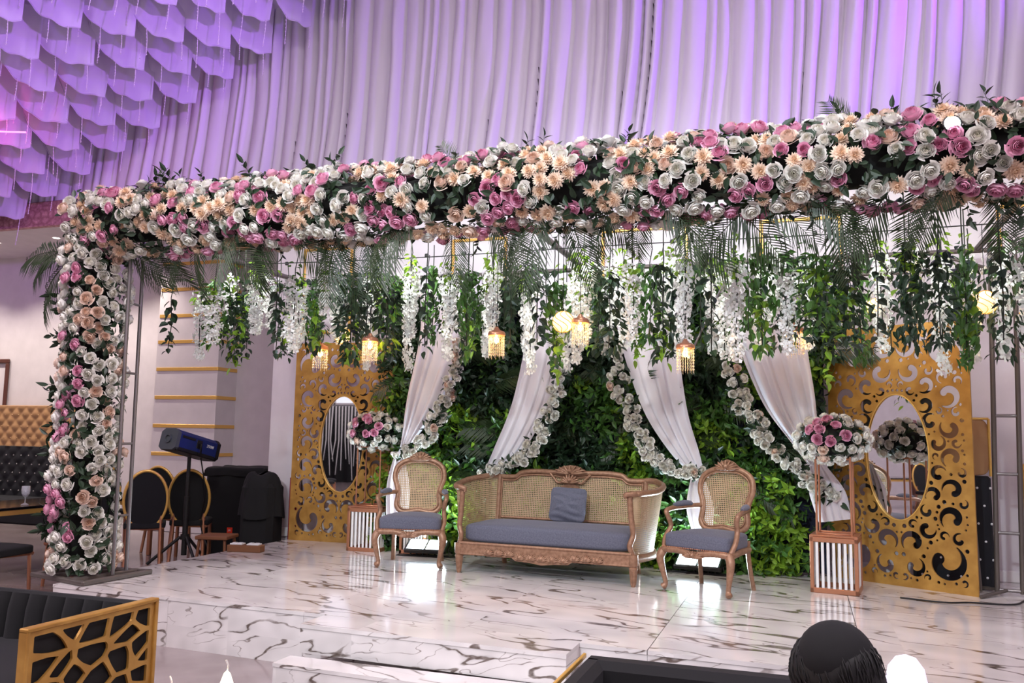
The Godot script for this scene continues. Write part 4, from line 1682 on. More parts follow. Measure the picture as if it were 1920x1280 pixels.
	# loose square cushion with creases
	var cu := MB.new()
	cu.grid(func(u: float, q: float) -> Vector3:
		var a := u * TAU
		var e := (q - 0.5) * PI
		var x := signf(cos(a)) * pow(absf(cos(a)), 0.35)
		var y := signf(sin(a)) * pow(absf(sin(a)), 0.35)
		var ce := pow(cos(e), 0.5) if cos(e) > 0 else 0.0
		var z := signf(sin(e)) * pow(absf(sin(e)), 0.9)
		x *= ce
		y *= ce
		var crease := 0.007 * sin(y * 15.0 + 2.0 * sin(x * 2.5)) * (1.0 - x * x * 0.6)
		return Vector3(x * 0.185 * (1.0 - 0.06 * (1.0 - y * y)), y * 0.165 * (1.0 - 0.05 * (1.0 - x * x)), z * 0.065 * (1.0 - 0.5 * x * x) * (1.0 - 0.5 * y * y) + crease * signf(z)), 72, 36)
	var c := tag(part("throw_cushion", cu, M.velvet_grey), "square grey velvet cushion standing against the middle of the sofa back", "cushion") as MeshInstance3D
	c.transform = Transform3D(Basis(Vector3.UP, deg_to_rad(-3.6)) * Basis(Vector3.RIGHT, -0.2) * Basis(Vector3(0, 0, 1), -0.03), Vector3(-2.085, 0.595, -7.745))


# ---------------------------------------------------------------- flower stands
func flower_stands() -> void:
	var k := 0
	for q in [[Vector3(-4.37, 0, -8.2), 1.0], [Vector3(0.24, 0, -7.66), -8.0], [Vector3(-3.82, 0, -8.22), 0.0]]:
		var with_top := k < 2
		var t := thing("plinth_stand" if with_top else "slatted_box", ["rose-gold wire stand on a white-slatted wooden box, left of the left armchair", "rose-gold wire stand on a white-slatted wooden box, before the right gold panel", "low white-slatted wooden box half hidden behind the left armchair"][k], "stand" if with_top else "box", q[0], q[1])
		var w := 0.37 if k < 2 else 0.3
		var h := 0.455
		var b := MB.new()
		for x in [-1, 1]:
			for z in [-1, 1]:
				b.box(Vector3(x * (w / 2 - 0.015), h / 2, z * (w / 2 - 0.015)), Vector3(0.03, h, 0.03), Basis.IDENTITY, 0.004)
		for y in [0.02, h - 0.03]:
			for z in [-1, 1]:
				b.box(Vector3(0, y, z * (w / 2 - 0.015)), Vector3(w, 0.04, 0.03), Basis.IDENTITY, 0.004)
				b.box(Vector3(z * (w / 2 - 0.015), y, 0), Vector3(0.03, 0.04, w), Basis.IDENTITY, 0.004)
		part("frame", b, M.rose_gold, t)
		b = MB.new()
		b.box(Vector3(0, h, 0), Vector3(w, 0.015, w), Basis.IDENTITY, 0.004)
		part("top", b, M.rose_gold, t)
		for i in 7:
			var x := lerpf(-w / 2 + 0.055, w / 2 - 0.055, i / 6.0)
			for sd in 4:
				if sd == 1 or sd == 3 or sd == 0 or sd == 2:
					b = MB.new()
					var bs := Basis(Vector3.UP, sd * PI / 2)
					b.box(bs * Vector3(x, h / 2, w / 2 - 0.015), Vector3(0.022, h - 0.07, 0.012), bs, 0.003)
					part("slat", b, M.white_plastic, t)
		if with_top:
			for x in [-1, 1]:
				for z in [-1, 1]:
					part_tube("post", [Vector3(x * 0.135, h, z * 0.1), Vector3(x * 0.135, 1.1, z * 0.1)], 0.009, M.rose_gold, t)
			part_tube("ring", [Vector3(-0.135, 1.08, -0.1), Vector3(0.135, 1.08, -0.1), Vector3(0.135, 1.08, 0.1), Vector3(-0.135, 1.08, 0.1), Vector3(-0.135, 1.08, -0.1)], 0.009, M.rose_gold, t)
			part_tube("ring", [Vector3(-0.135, h + 0.012, -0.1), Vector3(0.135, h + 0.012, -0.1), Vector3(0.135, h + 0.012, 0.1), Vector3(-0.135, h + 0.012, 0.1), Vector3(-0.135, h + 0.012, -0.1)], 0.009, M.rose_gold, t)
			bouquet(k, q[0] + Vector3(0.02 if k == 0 else -0.01, 1.24, 0.0))
		k += 1


func bouquet(k: int, at: Vector3) -> void:
	var t := thing("rose_bouquet", ["round bouquet of white and pink roses on the left wire stand", "round bouquet of white and pink roses on the right wire stand"][k], "bouquet", at, 0.0, "bouquets on the wire stands")
	var b := MB.new()
	b.lathe([Vector2(0, -0.14), Vector2(0.16, -0.1), Vector2(0.22, 0), Vector2(0.16, 0.12), Vector2(0, 0.15)], 16)
	part("floral_foam", b, M.foam, t)
	var pts := []
	var tries := 0
	while tries < 1200:
		tries += 1
		var d := Vector3(rr(-1, 1), rr(-0.75, 1), rr(-1, 1)).normalized()
		var p := Vector3(d.x * 0.29, d.y * 0.19, d.z * 0.25)
		var ok := true
		for q in pts:
			if p.distance_to(q) < 0.078:
				ok = false
				break
		# bare dark patch in the middle of the front
		if d.z > 0.75 and absf(d.x + 0.05) < 0.22 and d.y > -0.05 and d.y < 0.45:
			ok = false
		if not ok:
			continue
		pts.append(p)
		var kind := "white_rose"
		var rad := Vector2(d.x + 0.12, d.y - 0.3).length()
		if d.z > 0.1 and rad < 0.62 and d.y > -0.28:
			kind = "pink_rose"
		elif d.x < -0.2 and rng.randf() < 0.3:
			kind = "peach_rose"
		flower(kind, t, p, d + Vector3(rr(-0.2, 0.2), rr(-0.2, 0.2), 0.15), rr(0.082, 0.1))
	scatter("foliage", mesh_of.leaf, M.leaf_dark, t, leaf_places(260, func() -> Array:
		var d := Vector3(rr(-1, 1), rr(-0.9, 1), rr(-1, 1)).normalized()
		return [Vector3(d.x * 0.24, d.y * 0.155, d.z * 0.21), d]))


func stage_floods() -> void:
	var k := 0
	for q in [[Vector3(-3.62, 0, -8.0), 8.0], [Vector3(-0.93, 0, -8.08), -6.0]]:
		var t := thing("floor_floodlight", ["lit white floodlight on the stage floor behind the left armchair", "lit white floodlight on the stage floor behind the right armchair"][k], "floodlight", q[0], q[1], "floodlights on the stage floor")
		var tilt := Basis(Vector3.RIGHT, -1.15)
		var b := MB.new()
		b.box(Vector3(0, 0.095, 0), Vector3(0.44, 0.2, 0.05), tilt, 0.012)
		for i in 6:
			b.box(Vector3(-0.16 + 0.064 * i, 0.095, 0) + tilt * Vector3(0, 0, -0.035), Vector3(0.012, 0.15, 0.03), tilt)
		part("housing", b, M.black_plastic, t)
		b = MB.new()
		for s in [-1.0, 1.0]:
			b.box(Vector3(0.1 * s, 0.095, 0) + tilt * Vector3(0, 0, 0.027), Vector3(0.18, 0.17, 0.006), tilt, 0.002)
		part("lens", b, M.lamp_cold, t)
		b = MB.new()
		b.tube([Vector3(-0.22, 0.075, 0), Vector3(-0.24, 0.012, 0.03), Vector3(0.24, 0.012, 0.03), Vector3(0.22, 0.075, 0)], 0.009, 6)
		b.box(Vector3(0, 0.006, 0.0), Vector3(0.62, 0.012, 0.1), Basis.IDENTITY, 0.004)
		part("bracket", b, M.black_plastic, t)
		var fwd: Vector3 = t.basis * (tilt * Vector3(0, 0, 1))
		area("floodlight_beam", q[0] + Vector3(0, 0.095, 0) + fwd * 0.04, q[0] + Vector3(0, 0.095, 0) + fwd, Vector2(0.36, 0.16), Color(0.85, 0.94, 1.0), 3.2)
		k += 1


# ---------------------------------------------------------------- the left aisle
func left_side() -> void:
	# tufted banquette along the back wall
	var t := thing("tufted_banquette", "long navy diamond-tufted wall banquette below a tan headboard, left of the flower column", "banquette", Vector3(-13.3, FLOOR, -11.4))
	var b := MB.new()
	b.box(Vector3(0, 0.98, 0.06), Vector3(3.6, 0.56, 0.12), Basis.IDENTITY, 0.02)
	b.v = b.v
	part("backrest", b, M.navy_cloth, t)
	b = MB.new()
	b.grid(func(u: float, q: float) -> Vector3:
		var x := (u - 0.5) * 3.6
		var y := 0.25 + q * 1.0
		return Vector3(x, y, 0.125 + 0.02 * absf(sin(x * 12.0 + y * 12.0) * sin(x * 12.0 - y * 12.0))), 120, 36)
	part("tufted_front", b, M.navy_cloth, t)
	b = MB.new()
	b.box(Vector3(0, 0.2, 0.35), Vector3(3.6, 0.42, 0.6), Basis.IDENTITY, 0.04)
	part("seat", b, M.navy_cloth, t)
	for i in 12:
		for j in 5:
			b = MB.new()
			b.lathe([Vector2(0.014, 0), Vector2(0.01, 0.008), Vector2(0, 0.01)], 8, Transform3D(Basis(Vector3.RIGHT, PI / 2), Vector3(-0.2 + 0.17 * i + 0.085 * (j % 2), 0.5 + 0.15 * j, 0.148)))
			part("stud", b, M.steel, t)
	t = thing("tan_headboard", "tan tufted wall headboard panel above the navy banquette at left", "headboard", Vector3(-13.3, 0.9, -11.4))
	b = MB.new()
	b.grid(func(u: float, q: float) -> Vector3:
		var x := (u - 0.5) * 3.6
		var y := q * 0.7
		return Vector3(x, y, 0.09 + 0.025 * absf(sin(x * 14.0 + y * 14.0) * sin(x * 14.0 - y * 14.0))), 140, 30)
	b.box(Vector3(0, 0.35, 0.04), Vector3(3.62, 0.72, 0.08), Basis.IDENTITY, 0.015)
	part("tufted_face", b, M.tan_leather, t)
	for i in 14:
		for j in 3:
			b = MB.new()
			b.lathe([Vector2(0.014, 0), Vector2(0.01, 0.008), Vector2(0, 0.01)], 8, Transform3D(Basis(Vector3.RIGHT, PI / 2), Vector3(-0.3 + 0.15 * i + 0.075 * (j % 2), 0.14 + 0.2 * j, 0.105)))
			part("button", b, M.tan_leather, t)
	b = MB.new()
	frame_bars(b, -14.9, -13.52, 1.4, 2.45, -11.47, 0.08, 0.04)
	tag(part("wall_frame", b, M.brown_wood), "brown wooden frame edge on the wall at the photo's left edge", "frame")
	# table with glasses and chairs
	t = thing("banquet_table", "dark glass-topped banquet table with gold legs behind the flower column", "table", Vector3(-8.25, FLOOR, -7.75), 90.0)
	b = MB.new()
	b.box(Vector3(0, 0.73, 0), Vector3(2.5, 0.03, 0.84), Basis.IDENTITY, 0.008)
	part("tabletop", b, M.smoked_glass, t)
	b = MB.new()
	b.box(Vector3(0, 0.69, 0.4), Vector3(2.46, 0.05, 0.02))
	b.box(Vector3(0, 0.69, -0.4), Vector3(2.46, 0.05, 0.02))
	b.box(Vector3(1.22, 0.69, 0), Vector3(0.02, 0.05, 0.8))
	b.box(Vector3(-1.22, 0.69, 0), Vector3(0.02, 0.05, 0.8))
	part("apron", b, M.gold_strip, t)
	for x in [-1, 1]:
		for z in [-1, 1]:
			b = MB.new()
			b.box(Vector3(1.16 * x, 0.34, 0.36 * z), Vector3(0.05, 0.68, 0.05), Basis.IDENTITY, 0.006)
			part("leg", b, M.rose_gold, t)
	var table := t
	var goblet := MB.new()
	goblet.lathe([Vector2(0.0, 0.0), Vector2(0.036, 0.002), Vector2(0.03, 0.008), Vector2(0.006, 0.02), Vector2(0.005, 0.07), Vector2(0.02, 0.085), Vector2(0.036, 0.11), Vector2(0.04, 0.15), Vector2(0.036, 0.185), Vector2(0.033, 0.185), Vector2(0.037, 0.15), Vector2(0.033, 0.112), Vector2(0.0, 0.092)], 16)
	var gm := goblet.mesh()
	var gp := [[-8.08, -6.62, "clear stemmed glass on the dark table, nearest the photo's left edge"], [-7.95, -6.68, "clear stemmed glass on the dark table, second from the left edge"], [-7.98, -7.1, "clear stemmed glass standing just left of the flower column"], [-8.05, -7.52, "clear stemmed glass seen beside the flower column's edge"], [-8.3, -8.75, "clear stemmed glass right of the flower column, before the round chairs"]]
	for q in gp:
		var g := tag(part("stemmed_glass", gm, M.clear_glass), q[2], "glass", "glasses on the dark table") as MeshInstance3D
		g.position = Vector3(q[0], FLOOR + 0.746, q[1])
		g.scale = Vector3.ONE * 1.1
	# round-backed chairs
	var ch := thing("round_back_chair", "black round-backed chair with a gold rim, nearest right of the flower column", "chair", Vector3(-7.44, FLOOR, -8.31), -140.0, "black round-backed banquet chairs")
	for x in [-1, 1]:
		part("leg", tube_mb([Vector3(0.19 * x, 0.44, 0.2), Vector3(0.2 * x, 0, 0.22)], 0.022, 4), M.rose_gold, ch)
		part("leg", tube_mb([Vector3(0.17 * x, 0.6, -0.2), Vector3(0.18 * x, 0.3, -0.21), Vector3(0.19 * x, 0, -0.27)], 0.022, 4), M.rose_gold, ch)
	b = MB.new()
	b.tube([Vector3(-0.2, 0.42, -0.2), Vector3(0.2, 0.42, -0.2), Vector3(0.21, 0.42, 0.21), Vector3(-0.21, 0.42, 0.21)], 0.02, 6, true)
	part("seat_frame", b, M.rose_gold, ch)
	part("seat", cushion_mb(Vector3(0.46, 0.08, 0.46), Vector3(0, 0.46, 0.01), 0.02), M.black_cloth, ch)
	var ring := []
	for i in 40:
		var a := TAU * i / 40
		ring.append(Vector3(0.235 * cos(a), 0.76 + 0.34 * sin(a), -0.24 - 0.06 * sin(a)))
	b = MB.new()
	b.tube(ring, 0.018, 8, true)
	part("back_rim", b, M.gold_strip, ch)
	b = MB.new()
	b.lathe([Vector2(0, -0.03), Vector2(0.85, -0.025), Vector2(0.98, 0.0), Vector2(0.85, 0.025), Vector2(0, 0.03)], 32, Transform3D(Basis(Vector3(0.235, 0, 0), Vector3(0, 0.17, 1.0).normalized(), Vector3(0, 0.34, -0.06)), Vector3(0, 0.76, -0.24)))
	part("back_pad", b, M.black_cloth, ch)
	var spots := [[Vector3(-7.2, FLOOR, -8.83), -150.0, "black round-backed chair half behind the spotlight's tripod"], [Vector3(-8.0, FLOOR, -9.35), -170.0, "black round-backed chair between the nearest chair and the tripod"], [Vector3(-8.95, FLOOR, -9.25), 60.0, "black round-backed chair seen through the gap beside the flower column's post"], [Vector3(-7.0, FLOOR, -5.95), 95.0, "dark chair seat and gold leg at the photo's left edge"], [Vector3(-7.05, FLOOR, -6.95), -85.0, "gold-legged dark chair behind the foot of the flower column"]]
	for q in spots:
		dup(ch, q[0], q[1], q[2])
	for q in [[Vector3(-9.6, FLOOR, 0.3), 90.0, "round-backed chair in the hall seen in the right mirror"], [Vector3(-9.9, FLOOR, 1.1), 60.0, "second round-backed chair in the hall seen in the right mirror"]]:
		dup(ch, q[0], q[1], q[2])
	dup(table, Vector3(-11.0, FLOOR, 0.8), 90.0, "dark banquet table out in the hall, seen in the right mirror")
	# follow spotlight on a tripod
	t = thing("tripod_stand", "black tripod stand carrying the blue spotlight, beside the round-backed chairs", "tripod", Vector3(-6.93, FLOOR, -8.4))
	b = MB.new()
	b.tube([Vector3(0, 0.12, 0), Vector3(0, 0.8, 0)], 0.032, 12)
	b.tube([Vector3(0, 0.75, 0), Vector3(0, 1.27, 0)], 0.022, 12)
	part("pole", b, M.black_plastic, t)
	b = MB.new()
	b.lathe([Vector2(0.0, 0.3), Vector2(0.05, 0.3), Vector2(0.05, 0.36), Vector2(0, 0.36)], 14)
	part("collar", b, M.black_plastic, t)
	for i in 3:
		var a := 0.5 + TAU * i / 3
		part("leg", tube_mb([Vector3(cos(a) * 0.05, 0.33, sin(a) * 0.05), Vector3(cos(a) * 0.4, 0.02, sin(a) * 0.4)], 0.018, 8), M.black_plastic, t)
	part("bracket", tube_mb([Vector3(-0.16, 1.42, 0), Vector3(-0.16, 1.3, 0), Vector3(0.16, 1.3, 0), Vector3(0.16, 1.42, 0)], 0.014, 6), M.black_plastic, t)
	t = thing("follow_spotlight", "blue and grey box spotlight on the black tripod", "spotlight", Vector3(-6.93, 1.05, -8.4), 0.0)
	# its own +z is the beam axis
	t.rotation_degrees = Vector3(-13, -8, 0)
	t.basis = t.basis * Basis(Vector3.RIGHT, 0.0)
	var sec := PackedVector2Array([Vector2(-0.13, -0.09), Vector2(-0.09, -0.12), Vector2(0.09, -0.12), Vector2(0.13, -0.09), Vector2(0.13, 0.08), Vector2(0.08, 0.12), Vector2(-0.08, 0.12), Vector2(-0.13, 0.08)])
	b = MB.new()
	b.extrude(sec, -0.32, 0.3)
	part("body", b, M.blue_metal, t)
	b = MB.new()
	var sec2 := PackedVector2Array()
	for q in sec:
		sec2.append(q * 1.04)
	b.extrude(sec2, 0.28, 0.33)
	part("front_cover", b, M.grey_metal, t)
	b = MB.new()
	b.extrude(sec2, -0.35, -0.3)
	b.box(Vector3(0, -0.1, 0), Vector3(0.27, 0.05, 0.6), Basis.IDENTITY, 0.01)
	part("rear_cover", b, M.black_plastic, t)
	b = MB.new()
	b.lathe([Vector2(0.05, 0.0), Vector2(0.05, 0.02), Vector2(0.04, 0.02), Vector2(0.035, 0.004), Vector2(0, 0.008)], 20, Transform3D(Basis(Vector3.RIGHT, PI / 2), Vector3(0, 0.0, 0.33)))
	part("lens", b, M.grey_metal, t)
	b = MB.new()
	b.box(Vector3(0.132, 0.01, -0.02), Vector3(0.006, 0.1, 0.08), Basis.IDENTITY, 0.002)
	b.box(Vector3(0.132, 0.05, 0.15), Vector3(0.006, 0.03, 0.2), Basis.IDENTITY, 0.002)
	part("vent", b, M.black_plastic, t)
	b = MB.new()
	var tm := TextMesh.new()
	tm.text = "350W"
	var fo := SystemFont.new()
	fo.font_names = PackedStringArray(["Droid Sans"])
	tm.font = fo
	tm.font_size = 32
	tm.pixel_size = 0.0014
	tm.depth = 0.003
	var lt := part("lettering", tm, M.white_plastic, t, Transform3D(Basis(Vector3.UP, PI / 2), Vector3(0.133, 0.02, -0.19)))
	# speakers under a cloth
	t = thing("loudspeaker", "tall black floor loudspeaker under a dark cloth, with a small orange badge", "loudspeaker", Vector3(-7.05, FLOOR, -9.62), 18.0)
	b = MB.new()
	b.box(Vector3(0, 0.55, 0), Vector3(0.72, 1.1, 0.7), Basis.IDENTITY, 0.02)
	part("cabinet", b, M.black_plastic, t)
	b = MB.new()
	b.box(Vector3(0, 0.55, 0.352), Vector3(0.66, 1.04, 0.012), Basis.IDENTITY, 0.004)
	part("grille", b, M.black_cloth, t)
	b = MB.new()
	b.box(Vector3(-0.02, 0.32, 0.362), Vector3(0.07, 0.07, 0.006), Basis.IDENTITY, 0.002)
	var badge := part("badge", b, M.red_orange, t)
	var tm2 := TextMesh.new()
	tm2.text = "JBL"
	tm2.font = fo
	tm2.font_size = 24
	tm2.pixel_size = 0.0012
	tm2.depth = 0.002
	part("lettering", tm2, M.white_plastic, badge, Transform3D(Basis(), Vector3(-0.02, 0.32, 0.366)))
	t = thing("speaker_cover", "dark cloth laid over the top of the black loudspeaker", "cloth", Vector3(-7.05, FLOOR + 1.1, -9.62), 18.0)
	b = MB.new()
	b.grid(func(u: float, q: float) -> Vector3:
		var x := (u - 0.5) * 1.0
		var z := (q - 0.5) * 0.95
		var over := maxf(absf(x) - 0.37, absf(z) - 0.36)
		return Vector3(clampf(x, -0.39, 0.39) + 0.01 * sin(z * 20.0), 0.012 - maxf(over, 0.0) * 0.9 + 0.008 * sin(x * 14.0) * sin(z * 11.0), clampf(z, -0.375, 0.375) + 0.01 * sin(x * 23.0)), 40, 40)
	part("cloth", b, M.black_cloth, t)
	t = thing("draped_equipment", "second black speaker box draped in dark cloth, between the loudspeaker and the gold panel", "speaker box", Vector3(-5.95, FLOOR, -8.5), 10.0)
	b = MB.new()
	b.box(Vector3(0, 0.5, 0), Vector3(0.4, 1.0, 0.36), Basis.IDENTITY, 0.06)
	part("box", b, M.black_cloth, t)
	b = MB.new()
	b.grid(func(u: float, q: float) -> Vector3:
		var a := u * TAU
		var r := 0.1 + 0.16 * sqrt(q) + 0.02 * sin(a * 7.0) * q
		return Vector3(cos(a) * r, 1.1 - 0.5 * q * q + 0.02 * sin(a * 3.0), sin(a) * r * 0.85), 40, 14)
	part("cloth", b, M.black_cloth, t)
	b = MB.new()
	b.grid(func(u: float, q: float) -> Vector3: return Vector3(-5.72 + 0.1 * u, FLOOR + 1.05 - 1.05 * q, -8.7 + 0.02 * sin(u * 12.0)), 12, 12)
	tag(part("pink_curtain", b, mat("pink_cloth", Color(0.55, 0.12, 0.2), 0.8)), "strip of dark pink cloth beside the left gold panel's edge", "cloth")
	# wooden stool with odds and ends behind the stage
	t = thing("wooden_stool", "small brown wooden stool beside the loudspeaker, behind the stage edge", "stool", Vector3(-6.15, FLOOR, -7.98), 15.0)
	b = MB.new()
	b.box(Vector3(0, 0.42, 0), Vector3(0.36, 0.04, 0.34), Basis.IDENTITY, 0.008)
	part("seat", b, M.wood_box, t)
	for x in [-1, 1]:
		for z in [-1, 1]:
			part("leg", tube_mb([Vector3(0.14 * x, 0.41, 0.13 * z), Vector3(0.17 * x, 0, 0.16 * z)], 0.018, 4), M.wood_box, t)
	# brown socket box on the stage
	t = thing("socket_box", "low brown box with white sockets on the stage's left edge", "socket box", Vector3(-5.42, 0, -7.5), 10.0)
	b = MB.new()
	b.box(Vector3(0, 0.035, 0), Vector3(0.36, 0.07, 0.12), Basis.IDENTITY, 0.006)
	part("box", b, M.wood_box, t)
	for s in [-0.09, 0.09]:
		b = MB.new()
		b.box(Vector3(s, 0.077, 0), Vector3(0.13, 0.015, 0.09), Basis.IDENTITY, 0.004)
		for h in [-0.03, 0.03]:
			b.box(Vector3(s + h, 0.087, 0), Vector3(0.04, 0.008, 0.05), Basis.IDENTITY, 0.003)
		part("socket", b, M.white_plastic, t)
	b = MB.new()
	b.tube(curve([Vector3(-6.86, 0.95, -8.5), Vector3(-6.84, 0.5, -8.6), Vector3(-6.95, 0.1, -8.7), Vector3(-6.85, -0.15, -8.7), Vector3(-6.75, -0.33, -8.75), Vector3(-6.6, FLOOR + 0.008, -8.9), Vector3(-6.3, FLOOR + 0.008, -8.9)], 40), 0.008, 6)
	tag(part("spotlight_cable", b, M.cable), "thin black cable hanging from the spotlight to the floor", "cable")


func right_side() -> void:
	var t := thing("studded_board", "navy board with silver studs standing behind the right gold panel", "board", Vector3(1.2, 0, -8.3), 0.0)
	var b := MB.new()
	b.box(Vector3(0, 0.475, 0), Vector3(0.62, 0.95, 0.12), Basis.IDENTITY, 0.02)
	part("board", b, M.navy_cloth, t)
	for i in 6:
		for j in 6:
			b = MB.new()
			b.lathe([Vector2(0.011, 0), Vector2(0.008, 0.007), Vector2(0, 0.009)], 8, Transform3D(Basis(Vector3.RIGHT, PI / 2), Vector3(-0.25 + 0.1 * i + 0.05 * (j % 2), 0.1 + 0.15 * j, 0.058)))
			part("stud", b, M.white_plastic, t)
	t = thing("upholstered_board", "tan padded board stacked above the navy studded board at right", "board", Vector3(1.2, 0.95, -8.3), 0.0)
	part("pad", cushion_mb(Vector3(0.62, 0.49, 0.12), Vector3(0, 0.247, 0), 0.0), M.tan_leather, t)
	b = MB.new()
	for q in [[Vector3(-0.31, 0.49, 0.05), Vector3(0.31, 0.49, 0.05)], [Vector3(0.31, 0.49, 0.05), Vector3(0.31, 0.0, 0.05)]]:
		b.tube(q, 0.012, 6)
	part("edge", b, M.gold_strip, t)
	b = MB.new()
	b.tube(curve([Vector3(0.7, 0.008, -7.5), Vector3(1.0, 0.008, -7.42), Vector3(1.2, 0.008, -7.5), Vector3(1.5, 0.008, -7.55), Vector3(1.75, 0.008, -7.9), Vector3(2.4, 0.008, -7.8)], 40), 0.007, 6)
	tag(part("floor_cable", b, M.cable), "black cable lying on the marble before the right gold panel", "cable")


# ---------------------------------------------------------------- lamps among the vines
func pendants() -> void:
	var balls := [[Vector3(-1.68, 2.074, -6.05), "glowing round globe lamp hanging above the middle of the sofa", 0.079], [Vector3(-4.28, 2.18, -7.3), "glowing round globe lamp among the vines above the left gold panel", 0.085], [Vector3(1.35, 2.31, -7.3), "glowing globe lamp among the vines above the right gold panel", 0.09], [Vector3(0.57, 2.3, -7.3), "small glowing globe lamp half hidden in vines, left of the bright hanging leaves", 0.07]]
	var beads := [[Vector3(-1.547, 2.027, -6.050), "bead-fringed pendant lamp right beside the round globe lamp"], [Vector3(-2.205, 1.949, -6.050), "bead-fringed pendant lamp between the two left drapes"], [Vector3(-0.779, 1.825, -6.050), "bead-fringed pendant lamp hanging lowest, beside the slanting tube"], [Vector3(-3.290, 1.924, -6.050), "bead-fringed pendant lamp before the top of the left gold panel"], [Vector3(-4.52, 2.0, -7.3), "bead-fringed pendant lamp at the left gold panel's upper left corner"], [Vector3(-0.05, 2.07, -7.3), "bead-fringed pendant lamp before the fourth drape"]]
	for q in balls:
		var t := thing("globe_pendant_lamp", q[1], "lamp", q[0], 0.0, "globe pendants over the stage")
		var b := MB.new()
		var r: float = q[2]
		b.lathe([Vector2(0, -r), Vector2(r * 0.5, -r * 0.87), Vector2(r * 0.87, -r * 0.5), Vector2(r, 0), Vector2(r * 0.87, r * 0.5), Vector2(r * 0.5, r * 0.87), Vector2(0.01, r)], 24)
		part("globe_glass", b, M.lamp_globe, t)
		b = MB.new()
		for i in 8:
			var pts := []
			for k in 13:
				var e := lerpf(-PI / 2, PI / 2, k / 12.0)
				var a := TAU * i / 8 + 0.9 * sin(e * 2.0)
				pts.append(Vector3(cos(e) * cos(a), sin(e), cos(e) * sin(a)) * (r * 1.02))
			b.tube(pts, 0.003, 5)
		part("wire_cage", b, M.gold_strip, t)
		part_tube("cord", [Vector3(0, r, 0), Vector3(0, 2.93 - q[0].y, 0)], 0.003, M.cable, t, 5)
		omni("globe_bulb", q[0], Color(1.0, 0.78, 0.45), 0.16, 0.05)
	var bead := MB.new()
	for i in 22:
		var a := TAU * i / 22
		var o := Vector3(cos(a) * 0.07, 0.05, sin(a) * 0.07)
		bead.tube([o, o + Vector3(0, -0.19 - 0.03 * (i % 2), 0)], 0.0015, 4)
		for k in 7:
			bead.lathe([Vector2(0, -0.008), Vector2(0.006, 0), Vector2(0, 0.008)], 5, Transform3D(Basis(), o + Vector3(0, -0.03 - 0.026 * k, 0)))
	var bm := bead.mesh()
	for q in beads:
		var t := thing("beaded_pendant_lamp", q[1], "lamp", q[0], 0.0, "bead-fringed pendants over the stage")
		t.scale = Vector3.ONE * (0.85 if q[0].z > -6.5 else 1.0)
		var b := MB.new()
		b.lathe([Vector2(0.012, 0.12), Vector2(0.03, 0.09), Vector2(0.07, 0.075), Vector2(0.078, 0.06), Vector2(0.078, 0.04), Vector2(0.068, 0.04), Vector2(0.06, 0.065), Vector2(0, 0.075)], 22)
		part("canopy", b, M.rose_gold, t)
		part("bead_fringe", bm, M.crystal, t)
		b = MB.new()
		b.lathe([Vector2(0, -0.035), Vector2(0.018, -0.025), Vector2(0.025, 0), Vector2(0.016, 0.025), Vector2(0.008, 0.06)], 14)
		part("bulb", b, M.lamp_warm, t)
		part_tube("cord", [Vector3(0, 0.11, 0), Vector3(0, (2.93 - q[0].y) / t.scale.y, 0)], 0.003, M.cable, t, 5)
		omni("pendant_bulb", q[0] + Vector3(0, 0.0, 0), Color(1.0, 0.76, 0.42), 0.1, 0.02)


